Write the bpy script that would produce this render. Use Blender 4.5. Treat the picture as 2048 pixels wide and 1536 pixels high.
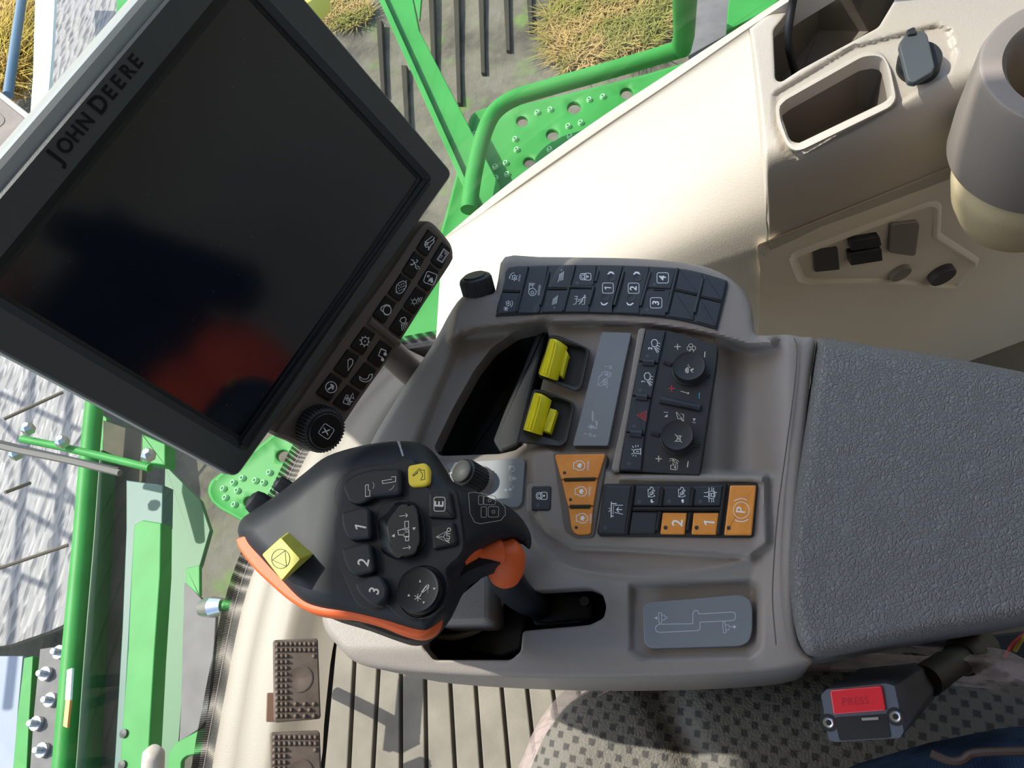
import bpy, bmesh, math, random
import numpy as np
from mathutils import Vector, Matrix, noise
from mathutils.geometry import delaunay_2d_cdt, tessellate_polygon
random.seed(7)
V = Vector
for o in list(bpy.data.objects): bpy.data.objects.remove(o)
sc = bpy.context.scene
COL = sc.collection

# ------------------------------------------------------------------ camera
F, H = 1560.0, 0.48                       # focal length in pixels of a 2048 wide frame, camera height over the console
Zb = V((-.2663, .4095, .8726)).normalized()
Xb = V((.961, .0404, .2743)); Xb = (Xb - Zb * Xb.dot(Zb)).normalized(); Yb = Zb.cross(Xb)
M3 = Matrix((Xb, Yb, Zb))                 # camera axes to world axes
CAM = V((0, 0, H))
cd = bpy.data.cameras.new('camera'); cam = bpy.data.objects.new('camera', cd); COL.objects.link(cam)
cd.sensor_width = 36; cd.lens = 36 * F / 2048; cd.clip_start = .01; cd.clip_end = 200
cam.matrix_world = Matrix.Translation(CAM) @ M3.to_4x4()
sc.camera = cam

# ------------------------------------------------------------------ sky, sun, exposure
SUN = V((.55, -.14, -.80)).normalized()   # the way the sunlight travels
w = bpy.data.worlds.new('world'); sc.world = w; w.use_nodes = True
wn = w.node_tree.nodes; wl = w.node_tree.links
sky = wn.new('ShaderNodeTexSky'); sky.sky_type = 'NISHITA'; sky.sun_disc = False
sky.sun_elevation = math.asin(-SUN.z); sky.sun_rotation = math.atan2(-SUN.x, -SUN.y); sky.air_density = 1.2; sky.dust_density = 2.0
wn['Background'].inputs[1].default_value = .31
wl.new(sky.outputs[0], wn['Background'].inputs[0])
sd = bpy.data.lights.new('sun', 'SUN'); sd.energy = 5.6; sd.angle = .012; sd.color = (1, .96, .89)
so = bpy.data.objects.new('sun', sd); COL.objects.link(so); so.rotation_euler = SUN.to_track_quat('-Z', 'Y').to_euler()
so.location = (-2, 2, 4)
sc.view_settings.view_transform = 'Standard'; sc.view_settings.look = 'None'; sc.view_settings.gamma = 1
sc.view_settings.use_curve_mapping = False
sc.view_settings.exposure = .22

# ------------------------------------------------------------------ planes of the place seen through a pixel
def ray(px, py): return M3 @ V(((px - 1024) / F, (768 - py) / F, -1))
class Pl:
    def __init__(s, p, n, r=None):
        s.p = V(p); s.n = V(n).normalized()
        r = V(r) if r else V((1, 0, 0)); s.r = (r - s.n * r.dot(s.n)).normalized(); s.u = s.n.cross(s.r)
    def m(s, px, py, h=0):
        d = ray(px, py); t = ((s.p + s.n * h - CAM).dot(s.n)) / d.dot(s.n); return CAM + d * t
    def uv(s, q): q = q - s.p; return (q.dot(s.r), q.dot(s.u))
    def w(s, a, b, h=0): return s.p + s.r * a + s.u * b + s.n * h
def HZ(z): return Pl((0, 0, z), (0, 0, 1))
def at(px, py, z): return HZ(z).m(px, py)
def aty(px, py, y): return Pl((0, y, 0), (0, -1, 0)).m(px, py)
def T(pts, t): return [(x / t[0] + t[1], y / t[0] + t[2]) for x, y in pts]
T7, T8, T5, T6 = (3.4917, 980, 510), (3.657, 980, 900), (3.4133, 480, 880), (3.4139, 580, 430)
TA, TB, TC, TD, TE = (3, 0, 1024), (3, 512, 1024), (3, 1024, 1024), (3, 1536, 1024), (3, 1536, 0)
TF = (3, 1536, 512); TG = (3, 0, 0); TH = (3, 512, 0); TI = (3, 1024, 0); TJ = (3, 0, 512)
def P(s): return [tuple(float(c) for c in q.split(',')) for q in s.split()]
def rp(pts, r, n=4):
    """round the corners of a closed outline"""
    out = []; N = len(pts)
    for i in range(N):
        a, b, c = V(pts[i - 1]), V(pts[i]), V(pts[(i + 1) % N])
        rr = r[i] if isinstance(r, (list, tuple)) else r
        d1 = min(rr, (a - b).length * .48); d2 = min(rr, (c - b).length * .48)
        p, q = b + (a - b).normalized() * d1, b + (c - b).normalized() * d2
        if rr <= 0: out.append(tuple(b)); continue
        for k in range(n + 1):
            t = k / n; out.append(tuple(p * (1 - t) ** 2 + b * 2 * t * (1 - t) + q * t * t))
    return out
def smooth(pts, n=4, closed=False):
    """Catmull-Rom through points of any dimension"""
    P_ = [np.array(p, float) for p in pts]; N = len(P_); out = []
    for i in range(N if closed else N - 1):
        g = (lambda k: P_[k % N]) if closed else (lambda k: P_[min(max(k, 0), N - 1)])
        a, b, c, d = g(i - 1), g(i), g(i + 1), g(i + 2)
        for k in range(n):
            t = k / n; out.append(tuple(.5 * (2 * b + (c - a) * t + (2 * a - 5 * b + 4 * c - d) * t * t + (3 * b - a - 3 * c + d) * t ** 3)))
    if not closed: out.append(tuple(P_[-1]))
    return out

# ------------------------------------------------------------------ materials
def lin(c): return tuple((x / 12.92 if x <= .04045 else ((x + .055) / 1.055) ** 2.4) for x in [v / 255 for v in c])
MATS = {}
def mat(name, rgb, rough=.5, spec=.5, bump=0, bscale=800, metal=0, var=0, vscale=30, var_rgb=None, coat=0):
    m = bpy.data.materials.new(name); m.use_nodes = True; nt = m.node_tree; n = nt.nodes; l = nt.links
    b = n['Principled BSDF']; b.inputs['Base Color'].default_value = (*lin(rgb), 1); b.inputs['Roughness'].default_value = rough
    b.inputs['Specular IOR Level'].default_value = spec; b.inputs['Metallic'].default_value = metal; b.inputs['Coat Weight'].default_value = coat
    tc = n.new('ShaderNodeTexCoord')
    if bump:
        t = n.new('ShaderNodeTexNoise'); t.inputs['Scale'].default_value = bscale; t.inputs['Detail'].default_value = 2
        l.new(tc.outputs['Object'], t.inputs['Vector'])
        bp = n.new('ShaderNodeBump'); bp.inputs['Strength'].default_value = bump; bp.inputs['Distance'].default_value = .0006
        l.new(t.outputs[0], bp.inputs['Height']); l.new(bp.outputs[0], b.inputs['Normal'])
    if var:
        t = n.new('ShaderNodeTexNoise'); t.inputs['Scale'].default_value = vscale; t.inputs['Detail'].default_value = 6; l.new(tc.outputs['Object'], t.inputs['Vector'])
        r = n.new('ShaderNodeValToRGB'); r.color_ramp.elements[0].position = .5 - var; r.color_ramp.elements[1].position = .5 + var
        r.color_ramp.elements[0].color = (*lin(rgb), 1); r.color_ramp.elements[1].color = (*lin(var_rgb or rgb), 1)
        l.new(t.outputs[0], r.inputs[0]); l.new(r.outputs[0], b.inputs['Base Color'])
    MATS[name] = m; return m
taupe = mat('taupe_plastic', (137, 127, 119), .48, .5, .35, 1500)
taupe_dk = mat('keypad_plastic', (98, 88, 81), .5, .4, .2, 1500)
label_grey = mat('grey_label_film', (120, 124, 127), .42, .5, .15, 3000)
keyblk = mat('black_key_rubber', (34, 39, 46), .5, .5, .12, 2500)
blk = mat('black_plastic', (34, 35, 37), .5, .45, .25, 2000)
blkdeep = mat('dark_recess_plastic', (24, 24, 26), .6, .3, .2, 1200, var=.2, vscale=25, var_rgb=(38, 37, 36))
softblk = mat('soft_touch_black', (25, 28, 33), .55, .35, .08, 2500)
gloss = mat('glossy_black_key', (15, 16, 18), .42, .4)
white = mat('white_print', (232, 234, 236), .6, .2)
cream = mat('cream_print', (205, 198, 184), .6, .2)
greyink = mat('pale_grey_print', (196, 202, 208), .6, .2)
redink = mat('red_print', (214, 60, 66), .6, .2); blueink = mat('blue_print', (70, 150, 190), .6, .2); darkink = mat('dark_print', (45, 45, 30), .6, .2)
orangepad = mat('orange_key', (230, 148, 60), .5, .4, .1, 2500, var=.12, vscale=120, var_rgb=(220, 138, 54))
orange = mat('orange_rubber', (218, 94, 42), .5, .35, .1, 2000)
yellow = mat('yellow_paddle', (232, 218, 28), .45, .4, .1, 1500)
olive = mat('yellow_key', (188, 180, 70), .5, .4, .1, 1800)
yelkey = mat('bright_yellow_key', (232, 204, 58), .45, .4)
bezel = mat('bezel_plastic', (62, 65, 64), .42, .5, .3, 2200)
bezel_in = mat('bezel_inner', (30, 32, 33), .5, .4, .2, 2200)
letters = mat('bezel_lettering', (20, 21, 23), .6, .2)
silver = mat('housing_grey', (150, 152, 150), .38, .6, .1, 1500)
ledoff = mat('indicator_off', (66, 72, 82), .4, .4)
leddk = mat('indicator_dark', (52, 50, 48), .5, .4)
tan = mat('tan_trim', (190, 179, 165), .38, .5, .4, 900)
tan_floor = mat('tan_lower_trim', (134, 123, 107), .45, .5, .3, 900)
tan_soft = mat('tan_trim_soft', (236, 222, 200), .62, .3, .35, 700)
cream_l = mat('cream_leather', (214, 198, 160), .5, .4, .8, 1300)
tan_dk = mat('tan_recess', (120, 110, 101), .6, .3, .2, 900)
pedal_m = mat('pedal_rubber', (92, 79, 69), .45, .5, .3, 500, var=.15, vscale=40, var_rgb=(110, 96, 85))
mat_m = mat('floor_mat', (126, 117, 103), .6, .3, .3, 300, var=.15, vscale=18, var_rgb=(110, 102, 89))
groove_m = mat('mat_groove', (96, 90, 80), .8, .2)
green = mat('machine_green', (40, 122, 46), .50, .25, .1, 200, var=.2, vscale=9, var_rgb=(52, 134, 58))
green_dk = mat('machine_green_shade_tone', (44, 96, 52), .5, .4)  # darker copy of the machine green, with shade put into the colour
steel = mat('zinc_steel', (200, 202, 204), .28, .5, metal=1)
greyplate = mat('grey_galvanised', (104, 101, 98), .6, .3, .2, 60, var=.2, vscale=12, var_rgb=(88, 85, 82))
redbtn = mat('red_gloss', (214, 36, 50), .25, .5, coat=.4)
buckle_m = mat('buckle_plastic', (78, 82, 92), .45, .5, .3, 1200)
buckle_b = mat('buckle_cover', (62, 58, 50), .5, .4, .3, 900)
cable_m = mat('grey_cable', (150, 144, 134), .5, .4)
sleeve_m = mat('dark_jacket', (30, 32, 38), .9, .1, .4, 300)
skin_m = mat('skin', (205, 150, 125), .55, .4)
hair_m = mat('hair', (60, 42, 30), .7, .3)

def node_mat(name):
    m = bpy.data.materials.new(name); m.use_nodes = True; nt = m.node_tree
    return m, nt.nodes, nt.links, nt.nodes['Principled BSDF']
# leather of the armrest
lea, n, l, b = node_mat('armrest_leather'); b.inputs['Base Color'].default_value = (*lin((112, 110, 108)), 1); b.inputs['Roughness'].default_value = .5
tc = n.new('ShaderNodeTexCoord'); ns = n.new('ShaderNodeTexNoise'); ns.inputs['Scale'].default_value = 60; ns.inputs['Detail'].default_value = 3
mx = n.new('ShaderNodeVectorMath'); mx.operation = 'MULTIPLY_ADD'; mx.inputs[1].default_value = (.012, .012, .012)
l.new(tc.outputs['Object'], ns.inputs['Vector']); l.new(ns.outputs['Color'], mx.inputs[0]); l.new(tc.outputs['Object'], mx.inputs[2])
vo = n.new('ShaderNodeTexVoronoi'); vo.feature = 'DISTANCE_TO_EDGE'; vo.inputs['Scale'].default_value = 430; l.new(mx.outputs[0], vo.inputs['Vector'])
rm = n.new('ShaderNodeMapRange'); rm.inputs[2].default_value = .16; l.new(vo.outputs[0], rm.inputs[0])
n2 = n.new('ShaderNodeTexNoise'); n2.inputs['Scale'].default_value = 1400; l.new(tc.outputs['Object'], n2.inputs['Vector'])
ad = n.new('ShaderNodeMath'); ad.operation = 'MULTIPLY_ADD'; ad.inputs[1].default_value = .35; l.new(n2.outputs[0], ad.inputs[0]); l.new(rm.outputs[0], ad.inputs[2])
bp = n.new('ShaderNodeBump'); bp.inputs['Strength'].default_value = .75; bp.inputs['Distance'].default_value = .0007; l.new(ad.outputs[0], bp.inputs['Height']); l.new(bp.outputs[0], b.inputs['Normal'])
# seat fabric with dark woven tufts
fab, n, l, b = node_mat('seat_fabric'); b.inputs['Roughness'].default_value = .95; b.inputs['Specular IOR Level'].default_value = .15
tc = n.new('ShaderNodeTexCoord'); mp = n.new('ShaderNodeMapping'); mp.inputs['Scale'].default_value = (98, 98, 0); mp.inputs['Rotation'].default_value = (0, 0, .9)
l.new(tc.outputs['Object'], mp.inputs['Vector'])
nz = n.new('ShaderNodeTexNoise'); nz.inputs['Scale'].default_value = 900; l.new(tc.outputs['Object'], nz.inputs['Vector'])
vo = n.new('ShaderNodeTexVoronoi'); vo.voronoi_dimensions = '2D'; vo.distance = 'MANHATTAN'; vo.inputs['Scale'].default_value = 1; vo.inputs['Randomness'].default_value = .12
l.new(mp.outputs[0], vo.inputs['Vector'])
ad = n.new('ShaderNodeMath'); ad.operation = 'MULTIPLY_ADD'; ad.inputs[1].default_value = .35; l.new(nz.outputs[0], ad.inputs[0]); l.new(vo.outputs['Distance'], ad.inputs[2])
cr = n.new('ShaderNodeValToRGB'); cr.color_ramp.elements[0].position = .46; cr.color_ramp.elements[0].color = (*lin((78, 75, 73)), 1)
cr.color_ramp.elements[1].position = .60; cr.color_ramp.elements[1].color = (*lin((118, 113, 105)), 1)
l.new(ad.outputs[0], cr.inputs[0]); l.new(cr.outputs[0], b.inputs['Base Color'])
wv = n.new('ShaderNodeTexNoise'); wv.inputs['Scale'].default_value = 500; l.new(tc.outputs['Object'], wv.inputs['Vector'])
bp = n.new('ShaderNodeBump'); bp.inputs['Strength'].default_value = .8; bp.inputs['Distance'].default_value = .0015; l.new(wv.outputs[0], bp.inputs['Height']); l.new(bp.outputs[0], b.inputs['Normal'])
# denim
den, n, l, b = node_mat('denim'); b.inputs['Roughness'].default_value = .9; b.inputs['Specular IOR Level'].default_value = .1
tc = n.new('ShaderNodeTexCoord'); t1 = n.new('ShaderNodeTexNoise'); t1.inputs['Scale'].default_value = 22; t1.inputs['Detail'].default_value = 8
wv = n.new('ShaderNodeTexWave'); wv.inputs['Scale'].default_value = 260; wv.bands_direction = 'DIAGONAL'; l.new(tc.outputs['Object'], wv.inputs['Vector'])
l.new(tc.outputs['Object'], t1.inputs['Vector']); cr = n.new('ShaderNodeValToRGB'); cr.color_ramp.elements[0].position = .35; cr.color_ramp.elements[0].color = (*lin((24, 36, 56)), 1)
cr.color_ramp.elements[1].position = .7; cr.color_ramp.elements[1].color = (*lin((58, 80, 108)), 1); l.new(t1.outputs[0], cr.inputs[0]); l.new(cr.outputs[0], b.inputs['Base Color'])
bp = n.new('ShaderNodeBump'); bp.inputs['Strength'].default_value = .5; bp.inputs['Distance'].default_value = .0006; l.new(wv.outputs[0], bp.inputs['Height']); l.new(bp.outputs[0], b.inputs['Normal'])
# display glass
scr, n, l, b = node_mat('display_glass'); b.inputs['Base Color'].default_value = (.004, .008, .014, 1); b.inputs['Roughness'].default_value = .10
b.inputs['Specular IOR Level'].default_value = .75
tc = n.new('ShaderNodeTexCoord'); t1 = n.new('ShaderNodeTexVoronoi'); t1.inputs['Scale'].default_value = 170; l.new(tc.outputs['Object'], t1.inputs['Vector'])
t2 = n.new('ShaderNodeTexNoise'); t2.inputs['Scale'].default_value = 14; t2.inputs['Detail'].default_value = 4; l.new(tc.outputs['Object'], t2.inputs['Vector'])
c1 = n.new('ShaderNodeMapRange'); c1.inputs[1].default_value = .06; c1.inputs[2].default_value = .03; l.new(t1.outputs['Distance'], c1.inputs[0])
c2 = n.new('ShaderNodeMapRange'); c2.inputs[1].default_value = .45; c2.inputs[2].default_value = .75; l.new(t2.outputs[0], c2.inputs[0])
mu = n.new('ShaderNodeMath'); mu.operation = 'MULTIPLY'; l.new(c1.outputs[0], mu.inputs[0]); l.new(c2.outputs[0], mu.inputs[1])
mc = n.new('ShaderNodeMix'); mc.data_type = 'RGBA'; mc.inputs['A'].default_value = (.004, .008, .014, 1); mc.inputs['B'].default_value = (.25, .27, .28, 1)
l.new(mu.outputs[0], mc.inputs['Factor']); l.new(mc.outputs['Result'], b.inputs['Base Color'])
# window glass: clear sheet with a fresnel reflection
def clear(name, tint, rough, extra=0):
    m, n, l, b = node_mat(name); n.remove(b); o = n['Material Output']
    tr = n.new('ShaderNodeBsdfTransparent'); tr.inputs[0].default_value = (*tint, 1); gl = n.new('ShaderNodeBsdfGlossy'); gl.inputs['Roughness'].default_value = rough
    lw = n.new('ShaderNodeLayerWeight'); pw = n.new('ShaderNodeMath'); pw.operation = 'POWER'; pw.inputs[1].default_value = 5
    lw.inputs[0].default_value = .5; l.new(lw.outputs['Facing'], pw.inputs[0]); fr = n.new('ShaderNodeMath'); fr.operation = 'MULTIPLY_ADD'; fr.inputs[1].default_value = .8; fr.inputs[2].default_value = .045; l.new(pw.outputs[0], fr.inputs[0]); mi = n.new('ShaderNodeMixShader')
    l.new(fr.outputs[0], mi.inputs[0]); l.new(tr.outputs[0], mi.inputs[1]); l.new(gl.outputs[0], mi.inputs[2]); l.new(mi.outputs[0], o.inputs[0]); return m
glass_m = clear('window_glass', (.93, .97, .95), .02)
# plastic film over the seat
film, n, l, b = node_mat('plastic_film'); o = n['Material Output']
b.inputs['Base Color'].default_value = (*lin((214, 190, 186)), 1); b.inputs['Roughness'].default_value = .22
tr = n.new('ShaderNodeBsdfTransparent'); mi = n.new('ShaderNodeMixShader'); mi.inputs[0].default_value = .42
l.new(tr.outputs[0], mi.inputs[1]); l.new(b.outputs[0], mi.inputs[2]); l.new(mi.outputs[0], o.inputs[0])
tc = n.new('ShaderNodeTexCoord'); mp = n.new('ShaderNodeMapping'); mp.inputs['Scale'].default_value = (14, 60, 30); t1 = n.new('ShaderNodeTexNoise'); t1.inputs['Scale'].default_value = 1; t1.inputs['Detail'].default_value = 5
l.new(tc.outputs['Object'], mp.inputs['Vector']); l.new(mp.outputs[0], t1.inputs['Vector']); bp = n.new('ShaderNodeBump'); bp.inputs['Strength'].default_value = .9; bp.inputs['Distance'].default_value = .01
l.new(t1.outputs[0], bp.inputs['Height']); l.new(bp.outputs[0], b.inputs['Normal'])
# dotted black border printed on the glass
frit, n, l, b = node_mat('dotted_glass_border'); o = n['Material Output']; b.inputs['Base Color'].default_value = (.01, .01, .01, 1)
tc = n.new('ShaderNodeTexCoord'); vo = n.new('ShaderNodeTexVoronoi'); vo.inputs['Scale'].default_value = 420; vo.inputs['Randomness'].default_value = 0; l.new(tc.outputs['Object'], vo.inputs['Vector'])
ma = n.new('ShaderNodeMath'); ma.operation = 'LESS_THAN'; ma.inputs[1].default_value = .55; l.new(vo.outputs['Distance'], ma.inputs[0])
tr = n.new('ShaderNodeBsdfTransparent'); mi = n.new('ShaderNodeMixShader'); l.new(ma.outputs[0], mi.inputs[0]); l.new(tr.outputs[0], mi.inputs[1]); l.new(b.outputs[0], mi.inputs[2]); l.new(mi.outputs[0], o.inputs[0])
# soil, dry grass, pan deck
def ground_mat():
    m, n, l, b = node_mat('packed_soil'); b.inputs['Roughness'].default_value = .95
    tc = n.new('ShaderNodeTexCoord'); t1 = n.new('ShaderNodeTexNoise'); t1.inputs['Scale'].default_value = 1.6; t1.inputs['Detail'].default_value = 12; t1.inputs['Roughness'].default_value = .65
    l.new(tc.outputs['Object'], t1.inputs['Vector']); cr = n.new('ShaderNodeValToRGB'); e = cr.color_ramp.elements
    e[0].position = .35; e[0].color = (*lin((64, 59, 50)), 1); e[1].position = .66; e[1].color = (*lin((106, 101, 89)), 1)
    x = cr.color_ramp.elements.new(.52); x.color = (*lin((98, 94, 78)), 1)
    l.new(t1.outputs[0], cr.inputs[0])
    t3 = n.new('ShaderNodeTexNoise'); t3.inputs['Scale'].default_value = 5; t3.inputs['Detail'].default_value = 10; l.new(tc.outputs['Object'], t3.inputs['Vector'])
    c3 = n.new('ShaderNodeMapRange'); c3.inputs[1].default_value = .56; c3.inputs[2].default_value = .72; l.new(t3.outputs[0], c3.inputs[0])
    mc = n.new('ShaderNodeMix'); mc.data_type = 'RGBA'; mc.inputs['B'].default_value = (*lin((92, 112, 60)), 1); l.new(c3.outputs[0], mc.inputs['Factor']); l.new(cr.outputs[0], mc.inputs['A']); l.new(mc.outputs['Result'], b.inputs['Base Color'])
    bp = n.new('ShaderNodeBump'); bp.inputs['Distance'].default_value = .04; l.new(t3.outputs[0], bp.inputs['Height']); l.new(bp.outputs[0], b.inputs['Normal']); return m
soil = ground_mat()
grass_m = mat('dry_grass', (168, 140, 88), .9, .2, var=.12, vscale=5, var_rgb=(120, 120, 56))
grass_g = mat('tall_grass', (196, 160, 96), .9, .2, var=.12, vscale=2, var_rgb=(172, 150, 60))
deck, n, l, b = node_mat('textured_pan'); b.inputs['Roughness'].default_value = .5
tc = n.new('ShaderNodeTexCoord'); mp = n.new('ShaderNodeMapping'); mp.inputs['Scale'].default_value = (1, .35, 1); l.new(tc.outputs['Object'], mp.inputs['Vector'])
vo = n.new('ShaderNodeTexVoronoi'); vo.inputs['Scale'].default_value = 26; l.new(mp.outputs[0], vo.inputs['Vector'])
cr = n.new('ShaderNodeValToRGB'); e = cr.color_ramp.elements; e[0].position = .05; e[0].color = (*lin((84, 84, 86)), 1); e[1].position = .3; e[1].color = (*lin((124, 120, 117)), 1)
l.new(vo.outputs['Distance'], cr.inputs[0]); l.new(cr.outputs[0], b.inputs['Base Color'])
bp = n.new('ShaderNodeBump'); bp.inputs['Distance'].default_value = .02; l.new(vo.outputs['Distance'], bp.inputs['Height']); l.new(bp.outputs[0], b.inputs['Normal'])
paint_white = mat('pale_blue_sheet', (118, 126, 142), .5, .4)

# ------------------------------------------------------------------ mesh building
WL = {}
class MB:
    def __init__(s): s.v = []; s.f = []; s.flat = False
    def add(s, vs, fs):
        o = len(s.v); s.v += [V(q) for q in vs]; s.f += [tuple(i + o for i in f) for f in fs]; return s
    def rings(s, R, cap0=False, cap1=True, closed=True):
        n = len(R[0]); vs = [q for r in R for q in r]; fs = []
        for k in range(len(R) - 1):
            for i in range(n if closed else n - 1):
                j = (i + 1) % n; fs.append((k * n + i, k * n + j, (k + 1) * n + j, (k + 1) * n + i))
        if cap0: fs.append(tuple(range(n))[::-1])
        if cap1: fs.append(tuple((len(R) - 1) * n + i for i in range(n)))
        return s.add(vs, fs)
    def prism(s, pl, pts, ht, hb, bev=.0008, cap0=True):
        """solid on a plane: outline as seen at the top face, extruded straight down"""
        q = [pl.uv(pl.m(x, y, ht)) for x, y in pts]
        A = sum(q[i - 1][0] * q[i][1] - q[i][0] * q[i - 1][1] for i in range(len(q)))
        if A < 0: q = q[::-1]
        return s.slab(pl, q, ht, hb, bev, cap0)
    def slab(s, pl, q, ht, hb, bev=.0008, cap0=True):
        s.flat = True
        def ins(d): return inset(q, d)
        L = [(0, hb), (0, ht - bev), (.3 * bev, ht - .3 * bev), (bev, ht)] if bev > 0 else [(0, hb), (0, ht)]
        return s.rings([[pl.w(a, b_, h) for a, b_ in ins(d)] for d, h in L], cap0)
    def box(s, a, b_):
        x0, y0, z0 = a; x1, y1, z1 = b_
        return s.add([(x0, y0, z0), (x1, y0, z0), (x1, y1, z0), (x0, y1, z0), (x0, y0, z1), (x1, y0, z1), (x1, y1, z1), (x0, y1, z1)],
                     [(3, 2, 1, 0), (4, 5, 6, 7), (0, 1, 5, 4), (1, 2, 6, 5), (2, 3, 7, 6), (3, 0, 4, 7)])
    def tube(s, pts, r, n=12, flat=None):
        pts = [V(p) for p in pts]; R = []; pv = None
        for i, p in enumerate(pts):
            t = (pts[min(i + 1, len(pts) - 1)] - pts[max(i - 1, 0)]).normalized()
            if pv is None: a = t.orthogonal().normalized()
            else: a = (pv - t * pv.dot(t)).normalized()
            pv = a; c = t.cross(a); rr = r[i] if isinstance(r, (list, tuple)) else r
            R.append([p + (a * math.cos(2 * math.pi * k / n) + c * math.sin(2 * math.pi * k / n)) * rr for k in range(n)])
        return s.rings(R, True, True)
    def beam(s, a, b_, w_, h_, up=(0, 0, 1)):
        a, b_ = V(a), V(b_); t = (b_ - a).normalized(); u = V(up); sd_ = t.cross(u).normalized(); u = sd_.cross(t)
        c = [(-1, -1), (1, -1), (1, 1), (-1, 1)]; e = min(w_, h_) * .08
        R = []
        for p in (a, b_): R.append([p + sd_ * x * w_ / 2 + u * y * h_ / 2 for x, y in c])
        return s.rings(R, True, True)
    def lathe(s, c, ax, prof, n=48, rib=None):
        """profile of (radius, height) about an axis; rib(height index, angle) scales the radius"""
        c = V(c); ax = V(ax).normalized(); a = ax.orthogonal().normalized(); b_ = ax.cross(a); R = []
        for k, (r, h) in enumerate(prof):
            R.append([c + ax * h + (a * math.cos(2 * math.pi * i / n) + b_ * math.sin(2 * math.pi * i / n)) * (r * (rib(k, i) if rib else 1)) for i in range(n)])
        return s.rings(R, True, True)
    def build(s, name, m, parent=None, ang=35, origin=None):
        if s.flat and ang == 35: ang = 0
        me = bpy.data.meshes.new(name)
        o = V(origin) if origin else sum(s.v, V()) / len(s.v)
        me.from_pydata([tuple(q - o) for q in s.v], [], s.f); me.validate(); me.materials.append(m)
        bm = bmesh.new(); bm.from_mesh(me); bmesh.ops.recalc_face_normals(bm, faces=bm.faces); bm.to_mesh(me); bm.free()
        if ang: me.polygons.foreach_set('use_smooth', [True] * len(me.polygons)); me.set_sharp_from_angle(angle=math.radians(ang))
        ob = bpy.data.objects.new(name, me); COL.objects.link(ob); WL[ob.name] = o
        if ang:
            wm = ob.modifiers.new('normals', 'WEIGHTED_NORMAL'); wm.keep_sharp = True
        ob.location = o
        if parent: ob.parent = parent; ob.location = o - WL[parent.name]
        return ob
def inset(q, d):
    if d == 0: return q
    out = []; N = len(q)
    for i in range(N):
        a, b_, c = V(q[i - 1]), V(q[i]), V(q[(i + 1) % N])
        e1 = (b_ - a); e2 = (c - b_)
        if e1.length < 1e-9: e1 = e2
        if e2.length < 1e-9: e2 = e1
        e1.normalize(); e2.normalize(); n1 = V((-e1.y, e1.x)); n2 = V((-e2.y, e2.x)); nn = (n1 + n2)
        if nn.length < .3: nn = n1
        nn.normalize(); k = d / max(.5, nn.dot(n1)); out.append((b_.x + nn.x * k, b_.y + nn.y * k))
    if d > 0:      # where the inset turns a short corner edge round, draw the corner together
        fl_ = [(out[(i + 1) % N][0] - out[i][0]) * (q[(i + 1) % N][0] - q[i][0]) + (out[(i + 1) % N][1] - out[i][1]) * (q[(i + 1) % N][1] - q[i][1]) < 0 for i in range(N)]
        if any(fl_) and not all(fl_):
            st_ = next(i for i in range(N) if not fl_[i]); i = 0
            while i < N:
                j = (st_ + 1 + i) % N
                if not fl_[j]: i += 1; continue
                run = [j]; 
                while fl_[run[-1]]: run.append((run[-1] + 1) % N)
                c_ = (sum(out[k][0] for k in run) / len(run), sum(out[k][1] for k in run) / len(run))
                for z_, k in enumerate(run): out[k] = (c_[0] + (q[k][0] - q[run[0]][0]) * .01, c_[1] + (q[k][1] - q[run[0]][1]) * .01)
                i += len(run)
    return out
def tag(o, label, cat, group=None, kind=None):
    o['label'] = label; o['category'] = cat
    if group: o['group'] = group
    if kind: o['kind'] = kind
    return o
def thing(name, label, cat, loc, group=None):
    o = bpy.data.objects.new(name, None); COL.objects.link(o); o.location = loc; o.empty_display_size = .02; WL[o.name] = V(loc)
    return tag(o, label, cat, group)
def struct(mb, name, m, ang=35): o = mb.build(name, m, None, ang); o['kind'] = 'structure'; return o
def dup(o, off, parent=None):
    c = o.copy(); COL.objects.link(c); c.location = o.location + V(off)
    WL[c.name] = WL[o.name] + V(off)
    for ch in o.children:
        k = ch.copy(); COL.objects.link(k); k.parent = c
    return c

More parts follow.
